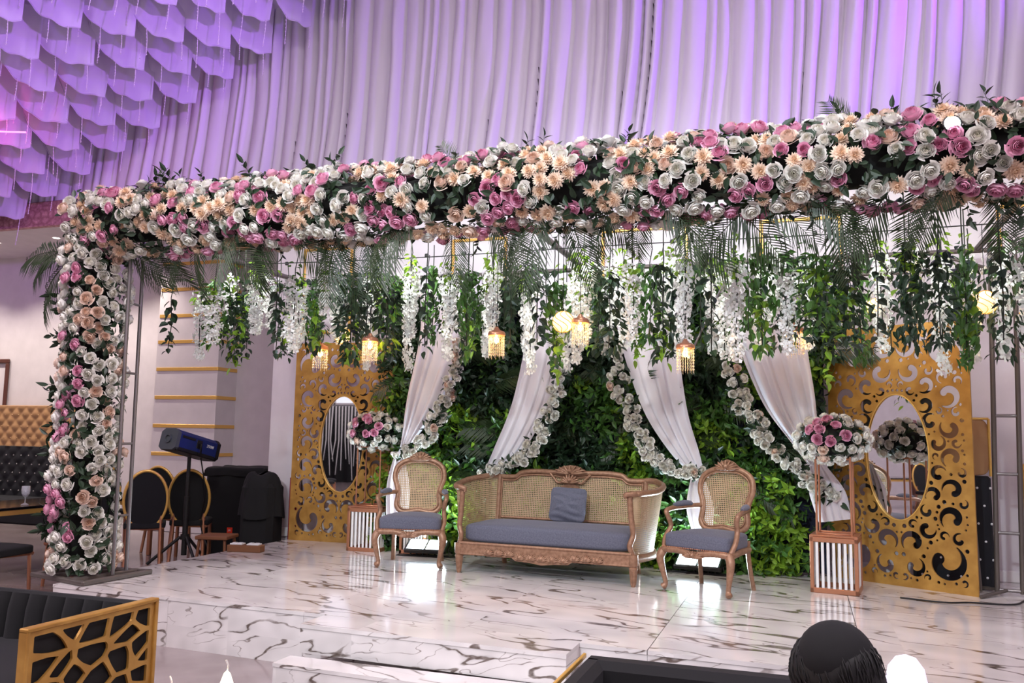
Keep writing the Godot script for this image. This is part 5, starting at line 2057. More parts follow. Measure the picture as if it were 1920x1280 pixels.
# ---------------------------------------------------------------- hanging vines
func hanging() -> void:
	# cables with clips
	var k := 0
	for z in [-6.35, -7.1]:
		var t := thing("clip_cable", ["black cable strung with clips under the flower beam, nearer the hall", "black cable strung with clips over the stage, nearer the leaf wall"][k], "cable")
		part_tube("wire", curve([Vector3(-5.4, 2.9, z), Vector3(-3.5, 2.87, z), Vector3(-1.5, 2.88, z), Vector3(0.5, 2.87, z), Vector3(2.5, 2.9, z)], 60), 0.005, M.cable, t, 5)
		for i in 20:
			var b := MB.new()
			b.box(Vector3(-5.2 + 0.38 * i, 2.885, z), Vector3(0.035, 0.035, 0.025), Basis.IDENTITY, 0.006)
			part("clip", b, M.cable, t)
		k += 1
	# shared shapes
	var bunch := []
	for v in 3:
		var b := MB.new()
		for i in 130:
			var y := -rr(0.0, 0.58)
			var r := 0.11 * (0.5 + 0.5 * sin(PI * clampf(-y / 0.58, 0.05, 0.9))) * sqrt(rng.randf())
			var a := rr(0, TAU)
			var bs := Basis(Vector3.UP, a) * Basis(Vector3(0, 0, 1), rr(-1.4, 0.1)) * Basis(Vector3.RIGHT, rr(-0.8, 0.8))
			var q := rr(0.7, 1.25)
			b.col = Color(q, q, q)
			b.add(leaf_mb(rr(0.05, 0.085), rr(0.025, 0.04), 0.015), Transform3D(bs, Vector3(cos(a) * r, y, sin(a) * r)))
		bunch.append(b.mesh())
	var tops := []
	for v in 3:
		var b := MB.new()
		for i in 26:
			var y := -rr(-0.02, 0.3)
			var a := rr(0, TAU)
			var r := rr(0.0, 0.07)
			var bs := Basis(Vector3.UP, a) * Basis(Vector3(0, 0, 1), rr(-1.1, 0.3)) * Basis(Vector3.RIGHT, rr(-0.8, 0.8))
			var q := rr(0.7, 1.2)
			b.col = Color(q, q, q)
			b.add(leaf_mb(rr(0.05, 0.085), rr(0.028, 0.042), 0.012), Transform3D(bs, Vector3(cos(a) * r, y, sin(a) * r)))
		tops.append(b.mesh())
	var blooms := []
	for v in 4:
		var b := MB.new()
		for i in 165:
			var k2 := pow(rng.randf(), 0.8)
			var y := -0.06 - 0.58 * k2
			var r := (0.085 + 0.03 * sin(k2 * 21.0 + v * 2.0)) * (1.0 - 0.7 * k2) * sqrt(rng.randf()) + 0.004
			var a := rr(0, TAU)
			var o := Vector3(cos(a) * r + 0.012 * sin(y * 14.0 + v), y, sin(a) * r)
			var bs := aim(Vector3(cos(a), rr(-0.7, 0.5), sin(a)), rr(0, TAU))
			var s := rr(0.015, 0.027) * (1.0 - 0.25 * k2)
			for p in 3:
				var w := TAU * p / 3.0
				var d := bs * Vector3(cos(w), 0.45, sin(w))
				var e := bs * Vector3(-sin(w), 0, cos(w))
				var nn := (bs * Vector3(-0.4 * cos(w), 1, -0.4 * sin(w))).normalized()
				var i0 := b.p(o, nn)
				var i1 := b.p(o + (d + e * 0.6) * s, nn)
				var i2 := b.p(o + d * s * 1.45, nn)
				var i3 := b.p(o + (d - e * 0.6) * s, nn)
				b.quad(i0, i1, i2, i3)
		blooms.append(b.mesh())
	# one strand per place: x, then y of the foliage top, length factor, kind
	var list := []
	var x := -5.28
	var i := 0
	while x < 2.2:
		var row := i % 3
		var z := [-6.2, -6.75, -7.3][row] + rr(-0.15, 0.15) as float
		list.append([x * (1.0 + (-z - 6.2) * 0.075), z, "wisteria" if i % 2 == 0 and rng.randf() < 0.85 else ("bush" if rng.randf() < 0.66 else "ivy")])
		x += rr(0.05, 0.074)
		i += 1
	list[0] = [-5.42, -6.2, "ivy"]
	list[1] = [-5.2, -6.35, "wisteria"]
	list[2] = [-5.0, -6.3, "bush"]
	list[3] = [-4.93, -6.5, "bush"]
	var idx := {"ivy": 0, "wisteria": 0, "bush": 0}
	list.sort_custom(func(a, b): return a[0] / -a[1] < b[0] / -b[1])
	for q in list:
		var z: float = q[1]
		var sx: float = q[0] / -z
		var drop := lerpf(0.0, -0.16, clampf((sx + 0.75) / 0.9, 0, 1)) + rr(-0.1, 0.1)
		var top := 1.22 + 0.212 * -z + rr(-0.12, 0.06) + (0.06 if q[2] == "wisteria" else 0.0)
		top = minf(top, 2.82)
		var len_ := clampf((0.58 - drop * 1.1 + rr(-0.1, 0.12)) * (-z / 6.7), 0.45, 0.9)
		var kind: String = q[2]
		var n: String = {"ivy": "hanging_ivy", "wisteria": "hanging_wisteria", "bush": "hanging_foliage"}[kind]
		var lab: String = {"ivy": "dark broad-leaved hanging vine, %s such vine from the left under the beam", "wisteria": "white wisteria strand with light green leaves, %s such strand from the left", "bush": "bushy green hanging leaf bunch, %s such bunch from the left"}[kind] % nth(idx[kind])
		if kind == "ivy" and idx[kind] == 0:
			lab = "single dark hanging vine apart at the far left, just right of the flower column"
		idx[kind] += 1
		var t := thing(n, lab, "vine", Vector3(q[0], top, z), rr(0, 360), {"ivy": "dark broad-leaved vines", "wisteria": "white wisteria strands", "bush": "bushy leaf bunches"}[kind])
		var bend := rr(-0.03, 0.03)
		part_tube("stem", [Vector3(0, 2.93 - top, 0), Vector3(bend, (2.93 - top) * 0.4, 0), Vector3(0, 0, 0), Vector3(bend * 0.5, -len_ * 0.5, 0.01), Vector3(0, -len_ * 0.92, 0)], 0.0045, M.stem, t, 5)
		if kind == "ivy":
			var m := 20
			for j in m:
				var u := (j + 0.3) / m
				var a := j * 2.5 + rr(-0.4, 0.4)
				var s := rr(0.075, 0.12) * (1.0 - 0.3 * u)
				var bs := Basis(Vector3.UP, a) * Basis(Vector3(0, 0, 1), rr(-1.1, -0.2)) * Basis(Vector3.RIGHT, rr(-0.6, 0.6))
				part("leaf", mesh_of.round_leaf, M.leaf_dark, t, Transform3D(bs.scaled(Vector3.ONE * s), Vector3(cos(a) * 0.012, -len_ * u, -sin(a) * 0.012)))
		elif kind == "bush":
			var f := part("foliage", bunch[rng.randi() % 3], M.leaf_green if rng.randf() < 0.45 else M.leaf_dark, t, Transform3D(Basis().scaled(Vector3(rr(0.9, 1.3), len_ / 0.6, rr(0.9, 1.3))), Vector3.ZERO))
			f.set_meta("kind", "stuff")
			if rng.randf() < 0.55:
				var g := part("young_foliage", tops[rng.randi() % 3], M.leaf_bright, t, Transform3D(Basis(Vector3.UP, rr(0, TAU)).scaled(Vector3(1.2, 1.2, 1.2)), Vector3(0, -len_ * rr(0.0, 0.75), 0)))
				g.set_meta("kind", "stuff")
			for j in 7:
				var a := rr(0, TAU)
				var u := rng.randf()
				var s := rr(0.06, 0.09)
				var bs := Basis(Vector3.UP, a) * Basis(Vector3(0, 0, 1), rr(-1.2, -0.3))
				part("leaf", mesh_of.leaf, M.leaf_dark, t, Transform3D(bs.scaled(Vector3.ONE * s), Vector3(cos(a) * 0.09, -len_ * u, -sin(a) * 0.09)))
		else:
			var f := part("blossom", blooms[rng.randi() % 4], M.petal_white, t, Transform3D(Basis().scaled(Vector3(rr(0.8, 1.35), len_ / 0.6 * rr(0.85, 1.1), rr(0.8, 1.35))), Vector3.ZERO))
			f.set_meta("kind", "stuff")
			var g := part("young_foliage", tops[rng.randi() % 3], M.leaf_bright if rng.randf() < 0.75 else M.leaf_green, t, Transform3D(Basis(Vector3.UP, rr(0, TAU)), Vector3(0, 0.05, 0)))
			g.set_meta("kind", "stuff")


# ---------------------------------------------------------------- flower beam and column
func flower_beam() -> void:
	var nzp := noise(61, 0.9, 2)
	var nzo := noise(62, 0.8, 2)
	# beam
	var t := thing("flower_beam", "long overhead beam of white, pink and peach roses with dark leaves", "flower garland")
	var b := MB.new()
	b.tube([Vector3(-5.7, 2.98, -5.66), Vector3(-3, 2.98, -5.66), Vector3(0, 2.99, -5.66), Vector3(2.6, 3.0, -5.66)], 0.17, 10)
	part("floral_foam", b, M.foam, t)
	var pts := []
	var rest := []
	var counts := {"white_rose": 0, "pink_rose": 0, "peach_chrysanthemum": 0, "peach_rose": 0}
	var surf := func(x: float, a: float, r: float) -> Vector3: return Vector3(x, 2.98 + sin(a) * r, -5.66 + cos(a) * r)
	var tries := 0
	while tries < 20000:
		tries += 1
		var x := rr(-5.88, 2.25)
		var a := rr(-2.0, 2.2)
		var gap := nzo.get_noise_2d(x * 1.6, a * 1.1 + 20.0)
		if gap > 0.3:
			continue
		var r := 0.27 + 0.05 * nzo.get_noise_2d(x * 2.0 + 9.0, a) + rr(-0.02, 0.02)
		var p: Vector3 = surf.call(x, a, r)
		var ok := true
		for q in pts:
			if absf(q.x - p.x) < 0.08 and p.distance_to(q) < 0.078:
				ok = false
				break
		if not ok:
			continue
		pts.append(p)
		var hue := nzp.get_noise_2d(x * 1.7, a * 1.3)
		var kind := "white_rose"
		if hue > 0.17 and rng.randf() < 0.85:
			kind = "pink_rose"
		elif hue < -0.12 and rng.randf() < 0.75:
			kind = "peach_chrysanthemum"
		elif rng.randf() < 0.12:
			kind = "peach_rose"
		counts[kind] += 1
		if kind == "white_rose" and (a > 1.45 or a < -1.25):
			rest.append(Transform3D(aim(Vector3(rr(-0.35, 0.35), sin(a), cos(a)), rr(0, TAU)).scaled(Vector3.ONE * rr(0.095, 0.125)), p))
			continue
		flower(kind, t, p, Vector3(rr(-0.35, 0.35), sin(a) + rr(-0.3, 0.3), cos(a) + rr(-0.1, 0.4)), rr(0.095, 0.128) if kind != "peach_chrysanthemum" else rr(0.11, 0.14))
	scatter("white_rose", mesh_of.white_rose[1], M.rose_white, t, rest)
	scatter("foliage", mesh_of.leaf, M.leaf_dark, t, leaf_places(3600, func() -> Array:
		var x := rr(-5.9, 2.3)
		var a := rr(-2.3, 2.6)
		return [surf.call(x, a, rr(0.2, 0.3)), Vector3(rr(-0.3, 0.3), sin(a), cos(a)).normalized()]))
	# sprigs that stand up out of the beam
	var up := []
	for i in 52:
		var x := rr(-5.8, 2.2)
		var a := rr(0.9, 1.9) if i % 2 else rr(-2.0, -0.9)
		up.append(Transform3D(aim(Vector3(rr(-0.6, 0.6), sin(a), cos(a) * 0.6), rr(0, TAU)).scaled(Vector3.ONE * rr(0.7, 1.15)), surf.call(x, a, 0.25)))
	scatter("sprigs", mesh_of.sprig[0], M.leaf_dark, t, up)
	for i in 44:
		var x := -5.6 + 7.9 * (i + rr(0.0, 0.8)) / 44.0
		var d := Vector3(rr(-0.75, 0.75), rr(-1.0, -0.35), rr(-0.2, 0.5)).normalized()
		if i % 15 == 3:
			d = Vector3(rr(-0.7, 0.7), 0.9, 0.3).normalized()
		var upv := Vector3(0, 0.3, 1) if d.y < 0 else Vector3(0, 0, 1)
		upv = (upv - d * d.dot(upv)).normalized()
		part("palm_frond", mesh_of.frond[i % 3], M.leaf_palm, t, Transform3D(Basis(d, upv, d.cross(upv)).scaled(Vector3.ONE * (rr(0.75, 1.15) if d.y < 0 else 0.6)), Vector3(x, 2.98 + signf(d.y) * 0.16, -5.66 + rr(-0.05, 0.15))))
	for q in [[-5.85, 2.75, Vector3(-1, -0.1, 0.2)], [-5.85, 2.65, Vector3(-0.9, -0.5, 0.2)], [-5.8, 2.7, Vector3(-0.8, 0.15, 0.3)]]:
		var d: Vector3 = q[2].normalized()
		var upv := (Vector3(0, 0.4, 1) - d * d.dot(Vector3(0, 0.4, 1))).normalized()
		part("palm_frond", mesh_of.frond[1], M.leaf_palm, t, Transform3D(Basis(d, upv, d.cross(upv)).scaled(Vector3.ONE * 1.25), Vector3(q[0], q[1], -5.5)))
	# small unseen floods behind the flowers, placed to light the wall and vines
	for i in 5:
		var x := -4.8 + 1.65 * i
		var f := thing("unseen_beam_floodlight", "small unseen floodlight behind the flower beam lighting the wall, %s from the column" % nth(i), "floodlight", Vector3(x, 2.93, -6.02), 0.0, "unseen floodlights behind the flower beam")
		b = MB.new()
		b.box(Vector3(0, 0, 0.03), Vector3(0.24, 0.16, 0.05), Basis(Vector3.RIGHT, -0.1), 0.01)
		part("housing", b, M.black_plastic, f)
		b = MB.new()
		b.box(Vector3(0, 0, 0.0), Vector3(0.2, 0.12, 0.006), Basis(Vector3.RIGHT, -0.1))
		part("lens", b, M.lamp_cold, f)
		area("unseen_beam_floodlight_beam", Vector3(x, 2.93, -6.03), Vector3(x, 2.6, -8.4), Vector2(0.2, 0.12), Color(0.97, 1.0, 0.97), 2.0)
	var fl := thing("beam_spot_lamp", "small bright white spot lamp peeking out of the flower beam near its right end", "lamp", Vector3(0.87, 3.1, -5.4), 10.0)
	b = MB.new()
	b.lathe([Vector2(0, -0.1), Vector2(0.045, -0.1), Vector2(0.055, 0.0), Vector2(0.048, 0.005), Vector2(0.045, 0.0)], 18, Transform3D(Basis(Vector3.RIGHT, PI / 2), Vector3.ZERO))
	part("housing", b, M.black_plastic, fl)
	b = MB.new()
	b.lathe([Vector2(0, 0.004), Vector2(0.046, 0.0)], 18, Transform3D(Basis(Vector3.RIGHT, PI / 2), Vector3.ZERO))
	part("lens", b, M.lamp_cold, fl)
	spot("beam_spot_lamp_beam", Vector3(0.87, 3.1, -5.36), Vector3(1.2, 2.2, -2.0), Color(0.95, 0.98, 1.0), 1.0, 45.0, 0.04)
	# column
	t = thing("flower_column", "tall column of white, pink and peach roses at the stage's left corner", "flower garland", Vector3(-5.68, 0, -5.66))
	b = MB.new()
	b.tube([Vector3(0.0, 0.1, 0), Vector3(-0.03, 1.4, 0), Vector3(-0.07, 2.85, 0)], 0.12, 10)
	part("floral_foam", b, M.foam, t)
	pts = []
	tries = 0
	while tries < 5000:
		tries += 1
		var y := rr(0.1, 2.75)
		var a := rr(-2.3, 2.3)
		if nzo.get_noise_2d(y * 1.8 + 60.0, a * 1.2) > 0.27:
			continue
		var r := 0.235 + 0.05 * nzo.get_noise_2d(y * 2.0, a + 40.0) + rr(-0.02, 0.02)
		var p := Vector3(-0.025 * y + sin(a) * r, y, cos(a) * r)
		var ok := true
		for q in pts:
			if p.distance_to(q) < 0.077:
				ok = false
				break
		if not ok:
			continue
		pts.append(p)
		var hue := nzp.get_noise_2d(y * 1.9 + 80.0, a * 0.9)
		var kind := "white_rose"
		if hue > 0.25 and a < 0.5:
			kind = "pink_rose"
		elif hue < -0.3:
			kind = "peach_rose"
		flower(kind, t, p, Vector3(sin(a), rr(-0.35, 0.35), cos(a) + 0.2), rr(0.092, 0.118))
	scatter("foliage", mesh_of.leaf, M.leaf_dark, t, leaf_places(1300, func() -> Array:
		var y := rr(0.08, 2.8)
		var a := rr(-2.6, 2.6)
		return [Vector3(-0.025 * y + sin(a) * rr(0.15, 0.25), y, cos(a) * rr(0.15, 0.25)), Vector3(sin(a), rr(-0.3, 0.3), cos(a)).normalized()]))
	var sp := []
	for i in 30:
		var y := rr(0.3, 2.6)
		sp.append(Transform3D(aim(Vector3(-1, rr(-0.3, 0.5), rr(-0.2, 0.5)), rr(0, TAU)).scaled(Vector3.ONE * rr(0.9, 1.3)), Vector3(-0.025 * y - 0.2, y, 0.05)))
	scatter("sprigs", mesh_of.sprig[1], M.leaf_dark, t, sp)


# ---------------------------------------------------------------- foreground
func lattice_panel(W: float, H: float) -> MB:
	# gold sheet cut into rounded irregular cells
	var cell := 0.0055
	var nx := int(W / cell)
	var ny := int(H / cell)
	var r2 := RandomNumberGenerator.new()
	r2.seed = 12
	var sites := []
	for j in 6:
		for i in 5:
			sites.append(Vector2((i + 0.5 + r2.randf_range(-0.48, 0.48)) / 5.0 * W, (j + 0.5 + r2.randf_range(-0.48, 0.48)) / 6.0 * H))
	var F := PackedFloat32Array()
	F.resize((nx + 1) * (ny + 1))
	for y in ny + 1:
		for x in nx + 1:
			var p := Vector2(x * cell, y * cell)
			var d1 := 9.0
			var d2 := 9.0
			for s in sites:
				var e: Vector2 = p - s
				var d := Vector2(e.x * 0.8 + e.y * 0.3, e.y * 1.2 - e.x * 0.4).length()
				if d < d1:
					d2 = d1
					d1 = d
				elif d < d2:
					d2 = d
			var f := 0.021 - (d2 - d1)
			var brd := minf(minf(p.x, W - p.x), minf(p.y, H - p.y))
			F[y * (nx + 1) + x] = maxf(f, 0.03 - brd)
	return cut_sheet(nx, ny, cell, F, 0.014)


func foreground() -> void:
	# left lounge sofa: its gold lattice arm faces the camera's right
	var t := thing("lounge_sofa", "black velvet lounge sofa with a gold lattice arm, lower left corner", "sofa", Vector3(-3.2, FLOOR, -3.7))
	var b := MB.new()
	for i in 11:
		part_tube("back_channel", [Vector3(-0.09 - 0.125 * i, 0.3, 0.1), Vector3(-0.09 - 0.125 * i, 0.6, 0.07), Vector3(-0.09 - 0.125 * i, 0.675, 0.05)], 0.068, M.velvet_black, t, 10)
	b = MB.new()
	b.box(Vector3(-0.72, 0.36, 0.03), Vector3(1.42, 0.66, 0.1), Basis.IDENTITY, 0.04)
	part("back", b, M.velvet_black, t)
	part("seat", cushion_mb(Vector3(1.4, 0.22, 0.74), Vector3(-0.72, 0.34, 0.42), 0.02), M.velvet_black, t)
	b = MB.new()
	b.box(Vector3(-0.72, 0.17, 0.4), Vector3(1.4, 0.2, 0.72), Basis.IDENTITY, 0.02)
	part("base", b, M.velvet_black, t)
	b = MB.new()
	b.box(Vector3(-0.05, 0.37, 0.4), Vector3(0.05, 0.58, 0.7), Basis.IDENTITY, 0.015)
	part("arm_pad", b, M.velvet_black, t)
	var lat := lattice_panel(0.76, 0.64)
	var lx := Transform3D(Basis(Vector3.UP, PI / 2), Vector3(-0.014, 0.058, 0.78))
	part("arm_lattice", lat, M.panel_gold, t, lx)
	b = MB.new()
	b.box(Vector3(-0.012, 0.7, 0.4), Vector3(0.05, 0.02, 0.8), Basis.IDENTITY, 0.004)
	b.box(Vector3(-0.012, 0.37, 0.79), Vector3(0.05, 0.66, 0.02), Basis.IDENTITY, 0.004)
	b.box(Vector3(-0.012, 0.37, 0.01), Vector3(0.05, 0.66, 0.02), Basis.IDENTITY, 0.004)
	b.box(Vector3(-0.012, 0.05, 0.4), Vector3(0.05, 0.02, 0.8), Basis.IDENTITY, 0.004)
	part("arm_frame", b, M.panel_gold, t)
	for x in [-1.36, -0.06]:
		for z in [0.06, 0.74]:
			part("leg", tube_mb([Vector3(x, 0.08, z), Vector3(x, 0, z)], 0.02, 6), M.gold_strip, t)
	# right lounge sofa
	t = thing("lounge_sofa", "black lounge sofa with a gold edge line, bottom of the photo right of centre", "sofa", Vector3(-0.86, FLOOR, -3.5))
	b = MB.new()
	b.box(Vector3(0.95, 0.37, 0.06), Vector3(1.9, 0.66, 0.12), Basis.IDENTITY, 0.03)
	part("back", b, M.velvet_black, t)
	b = MB.new()
	for x in [0.05, 1.85]:
		b = MB.new()
		b.box(Vector3(x, 0.37, 0.42), Vector3(0.1, 0.66, 0.75), Basis.IDENTITY, 0.03)
		part("arm", b, M.velvet_black, t)
	part("seat", cushion_mb(Vector3(1.7, 0.22, 0.7), Vector3(0.95, 0.34, 0.44), 0.02), M.velvet_black, t)
	b = MB.new()
	b.box(Vector3(0.95, 0.16, 0.42), Vector3(1.86, 0.2, 0.72), Basis.IDENTITY, 0.02)
	part("base", b, M.velvet_black, t)
	b = MB.new()
	b.box(Vector3(-0.004, 0.69, 0.4), Vector3(0.014, 0.02, 0.8), Basis.IDENTITY, 0.003)
	b.box(Vector3(-0.004, 0.37, 0.79), Vector3(0.014, 0.66, 0.02), Basis.IDENTITY, 0.003)
	part("gold_edge", b, M.gold_strip, t)
	for x in [0.06, 1.84]:
		for z in [0.06, 0.74]:
			part("leg", tube_mb([Vector3(x, 0.08, z), Vector3(x, 0, z)], 0.02, 6), M.gold_strip, t)
	# candle lamps on a tall stand near the camera
	t = thing("candle_lamp_stand", "gold stand with flame-shaped glowing candle bulbs near the bottom edge", "lamp", Vector3(-1.29, FLOOR, -1.65))
	b = MB.new()
	b.lathe([Vector2(0, 0.0), Vector2(0.12, 0.0), Vector2(0.12, 0.012), Vector2(0.03, 0.03), Vector2(0.012, 0.06), Vector2(0.01, 0.85), Vector2(0, 0.85)], 20)
	part("base", b, M.gold_strip, t)
	for q in [Vector3(0.065, 0.965, 0.0), Vector3(-0.06, 0.925, 0.03)]:
		part("arm", tube_mb(curve([Vector3(0, 0.8, 0), Vector3(q.x * 0.6, 0.78, q.z), Vector3(q.x, 0.84, q.z), Vector3(q.x, q.y - 0.02, q.z)], 14), 0.006, 6), M.gold_strip, t)
		b = MB.new()
		b.lathe([Vector2(0.01, 0), Vector2(0.014, 0.01), Vector2(0.017, 0.03), Vector2(0.014, 0.055), Vector2(0.007, 0.075), Vector2(0.0, 0.082)], 16, Transform3D(Basis(), q))
		var bulb := part("bulb", b, M.lamp_candle, t)
		part("bulb_tip", tube_mb(curve([q + Vector3(0, 0.08, 0), q + Vector3(0.002, 0.092, 0), q + Vector3(-0.004, 0.104, 0)], 6), 0.002, 5), M.clear_glass, t)
		omni("candle_bulb", t.position + q + Vector3(0, 0.04, 0), Color(1, 0.85, 0.6), 0.05, 0.015)
	# frosted glowing dome on a stand beside the seated person
	t = thing("glowing_dome", "small glowing white dome right of the seated person's head", "lamp", Vector3(0.285, FLOOR, -2.95))
	b = MB.new()
	b.lathe([Vector2(0.045, 0.78), Vector2(0.06, 0.8), Vector2(0.062, 0.84), Vector2(0.052, 0.89), Vector2(0.03, 0.92), Vector2(0, 0.93)], 24)
	part("dome_shell", b, M.dome_glow, t)
	b = MB.new()
	b.lathe([Vector2(0, 0.0), Vector2(0.1, 0.0), Vector2(0.1, 0.015), Vector2(0.014, 0.03), Vector2(0.014, 0.77), Vector2(0.045, 0.78)], 18)
	part("stand", b, M.white_plastic, t)
	omni("dome_glow_light", Vector3(0.285, FLOOR + 0.85, -2.95), Color(0.85, 0.78, 1.0), 0.08, 0.03)
	person()


func blob(bones: Array, cell: float, smooth: float) -> MB:
	# surface nets round a smooth union of tapered capsules [a, ra, b, rb]
	var lo: Vector3 = bones[0][0]
	var hi := lo
	for q in bones:
		for e in [[q[0], q[1]], [q[2], q[3]]]:
			var r: Vector3 = Vector3.ONE * (e[1] + cell * 3)
			lo = lo.min(e[0] - r)
			hi = hi.max(e[0] + r)
	var nx := int((hi.x - lo.x) / cell) + 2
	var ny := int((hi.y - lo.y) / cell) + 2
	var nz := int((hi.z - lo.z) / cell) + 2
	var F := PackedFloat32Array()
	F.resize(nx * ny * nz)
	F.fill(1.0)
	for q in bones:
		var a: Vector3 = q[0]
		var ab: Vector3 = q[2] - q[0]
		var l2 := maxf(ab.length_squared(), 1e-8)
		var m := maxf(q[1], q[3]) + smooth * 2.0 + cell * 2
		var l := a.min(q[2]) - Vector3.ONE * m - lo
		var h := a.max(q[2]) + Vector3.ONE * m - lo
		for z in range(maxi(0, int(l.z / cell)), mini(nz, int(h.z / cell) + 1)):
			for y in range(maxi(0, int(l.y / cell)), mini(ny, int(h.y / cell) + 1)):
				for x in range(maxi(0, int(l.x / cell)), mini(nx, int(h.x / cell) + 1)):
					var p := lo + Vector3(x, y, z) * cell - a
					var tt := clampf(p.dot(ab) / l2, 0.0, 1.0)
					var d: float = (p - ab * tt).length() - lerpf(q[1], q[3], tt)
					var o := (z * ny + y) * nx + x
					var e := F[o]
					var hh := clampf(0.5 + 0.5 * (e - d) / smooth, 0.0, 1.0)
					F[o] = lerpf(e, d, hh) - smooth * hh * (1.0 - hh) if e < 0.9 else d
	var b := MB.new()
	var id := {}
	var offs := [0, 1, nx, nx + 1, nx * ny, nx * ny + 1, nx * ny + nx, nx * ny + nx + 1]
	for z in nz - 1:
		for y in ny - 1:
			for x in nx - 1:
				var o := (z * ny + y) * nx + x
				var first := F[o] > 0.0
				var mixed := false
				for k in 8:
					if (F[o + offs[k]] > 0.0) != first:
						mixed = true
						break
				if not mixed:
					continue
				var sum := Vector3.ZERO
				var cnt := 0
				for e in [[0, 1], [2, 3], [4, 5], [6, 7], [0, 2], [1, 3], [4, 6], [5, 7], [0, 4], [1, 5], [2, 6], [3, 7]]:
					var fa := F[o + offs[e[0]]]
					var fb := F[o + offs[e[1]]]
					if (fa > 0.0) != (fb > 0.0):
						var pa := Vector3(e[0] & 1, (e[0] >> 1) & 1, e[0] >> 2)
						var pb := Vector3(e[1] & 1, (e[1] >> 1) & 1, e[1] >> 2)
						sum += pa.lerp(pb, fa / (fa - fb))
						cnt += 1
				var g := Vector3(F[o + 1] - F[o] + F[o + offs[7]] - F[o + offs[6]], F[o + nx] - F[o] + F[o + offs[7]] - F[o + offs[5]], F[o + nx * ny] - F[o] + F[o + offs[7]] - F[o + offs[3]])
				id[o] = b.p(lo + (Vector3(x, y, z) + sum / cnt) * cell, g.normalized())
	for o in id:
		var s0: bool = F[o] > 0.0
		for ax in 3:
			var st: int = [1, nx, nx * ny][ax]
			if (F[o + st] > 0.0) == s0:
				continue
			var u: int = [nx, nx * ny, 1][ax]
			var w: int = [nx * ny, 1, nx][ax]
			if id.has(o - u) and id.has(o - w) and id.has(o - u - w):
				b.quad(id[o], id[o - u], id[o - u - w], id[o - w])
	return b


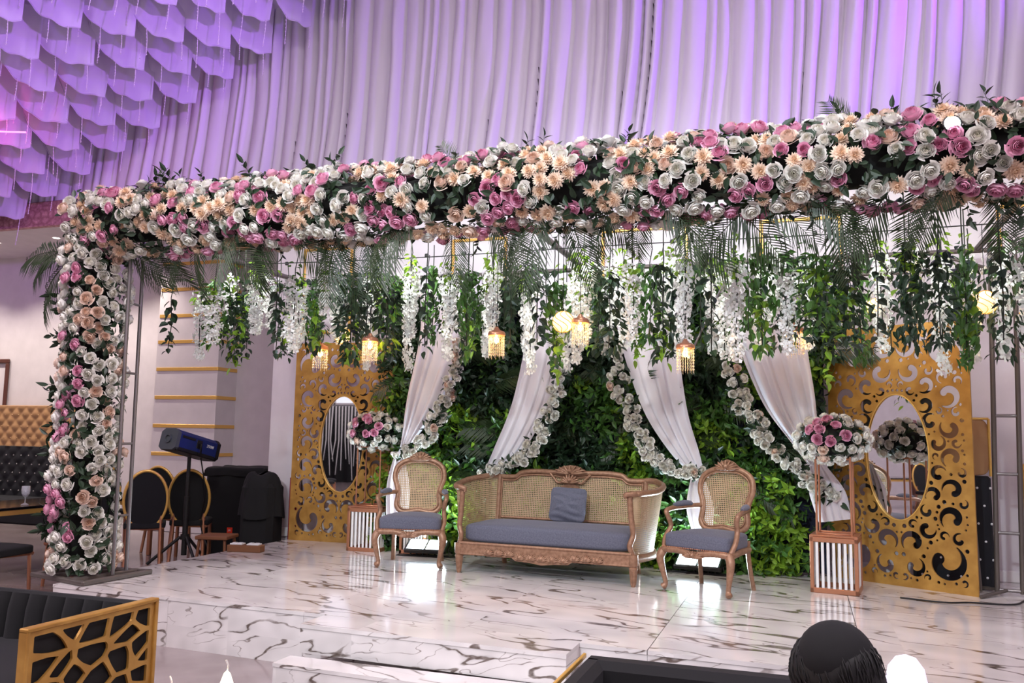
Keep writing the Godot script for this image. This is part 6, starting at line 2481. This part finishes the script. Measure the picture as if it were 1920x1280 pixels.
func person() -> void:
	# seated with the back to the camera; only the head and one shoulder reach into the frame
	var t := thing("person", "person with black hair gathered behind, seen from the back, wearing dark clothes", "person", Vector3(0.06, FLOOR + 0.025, -2.05), 0.0)
	var hip := Vector3(0.16, 0.5, 0.05)
	var chest := Vector3(0.13, 0.84, 0.05)
	var neck := Vector3(0.04, 0.95, 0.0)
	var head := Vector3(0.0, 1.05, -0.04)
	var bones := [[head + Vector3(0, 0.02, 0.01), 0.085, head + Vector3(-0.01, -0.05, -0.04), 0.06], [head, 0.05, neck, 0.048], [neck, 0.05, chest, 0.1], [chest + Vector3(-0.13, -0.02, 0), 0.065, chest + Vector3(0.13, 0.0, 0), 0.065], [chest, 0.13, hip, 0.14], [hip + Vector3(-0.09, 0, 0), 0.1, hip + Vector3(-0.12, 0.02, -0.42), 0.065], [hip + Vector3(0.09, 0, 0), 0.1, hip + Vector3(0.12, 0.02, -0.42), 0.065], [hip + Vector3(-0.12, 0.02, -0.42), 0.062, hip + Vector3(-0.12, -0.43, -0.42), 0.04], [hip + Vector3(0.12, 0.02, -0.42), 0.062, hip + Vector3(0.12, -0.43, -0.42), 0.04], [hip + Vector3(-0.12, -0.46, -0.42), 0.038, hip + Vector3(-0.12, -0.47, -0.58), 0.028], [hip + Vector3(0.12, -0.46, -0.42), 0.038, hip + Vector3(0.12, -0.47, -0.58), 0.028]]
	for s in [-1.0, 1.0]:
		var sh: Vector3 = chest + Vector3(0.17 * s, -0.01, 0)
		var el := sh + Vector3(0.05 * s, -0.26, -0.03)
		var wr := el + Vector3(-0.08 * s, -0.03, -0.22)
		bones.append([sh, 0.055, el, 0.042])
		bones.append([el, 0.042, wr, 0.028])
		bones.append([wr, 0.03, wr + Vector3(-0.02 * s, 0, -0.07), 0.03])
		for f in 4:
			bones.append([wr + Vector3((-0.04 + 0.022 * f) * s, 0, -0.08), 0.009, wr + Vector3((-0.045 + 0.024 * f) * s, -0.012, -0.145 - 0.008 * (f % 3)), 0.008])
		bones.append([wr + Vector3(-0.03 * s, 0, -0.03), 0.011, wr + Vector3(-0.075 * s, -0.01, -0.085), 0.009])
	part("body", blob(bones, 0.013, 0.022), M.black_cloth, t)
	var hb := [[head + Vector3(-0.015, 0.012, 0.0), 0.072, head + Vector3(0.015, 0.0, 0.02), 0.074], [head + Vector3(-0.02, -0.02, 0.0), 0.078, head + Vector3(-0.03, -0.1, 0.0), 0.05], [head + Vector3(0.02, 0.0, 0.02), 0.07, head + Vector3(0.08, -0.06, 0.04), 0.035], [head + Vector3(0.1, -0.06, 0.06), 0.035, head + Vector3(0.15, -0.07, 0.05), 0.03], [head + Vector3(0.12, -0.07, 0.06), 0.035, head + Vector3(0.13, -0.2, 0.09), 0.02]]
	var hair := blob(hb, 0.006, 0.03)
	var r2 := RandomNumberGenerator.new()
	r2.seed = 3
	var all := hair.v.size()
	for i in 900:
		# fine locks lying along the surface, combed down and back
		var q := r2.randi() % all
		var p0 := hair.v[q]
		var nn := hair.n[q]
		var d := Vector3(0.25 + r2.randf_range(-0.3, 0.3), -1.0, 0.3)
		d = (d - nn * d.dot(nn)).normalized()
		var ln := r2.randf_range(0.03, 0.07)
		hair.tube([p0 - nn * 0.001, p0 + nn * (0.0022 - ln * ln * 1.6) + d * ln * 0.5, p0 + nn * (0.001 - ln * ln * 6.5) + d * ln], [0.0008, 0.0022, 0.0005], 4)
	part("hair", hair, M.hair, t)
	var b := MB.new()
	b.lathe([Vector2(0, 0.36), Vector2(0.2, 0.36), Vector2(0.21, 0.33), Vector2(0.2, 0.3), Vector2(0.03, 0.29), Vector2(0.025, 0.03), Vector2(0.2, 0.015), Vector2(0.2, 0.0), Vector2(0, 0)], 24)
	var st := tag(part("stool", b, M.velvet_black), "dark round stool under the seated person", "stool") as MeshInstance3D
	st.position = Vector3(0.22, FLOOR, -1.98)
	st.scale.y = 1.05
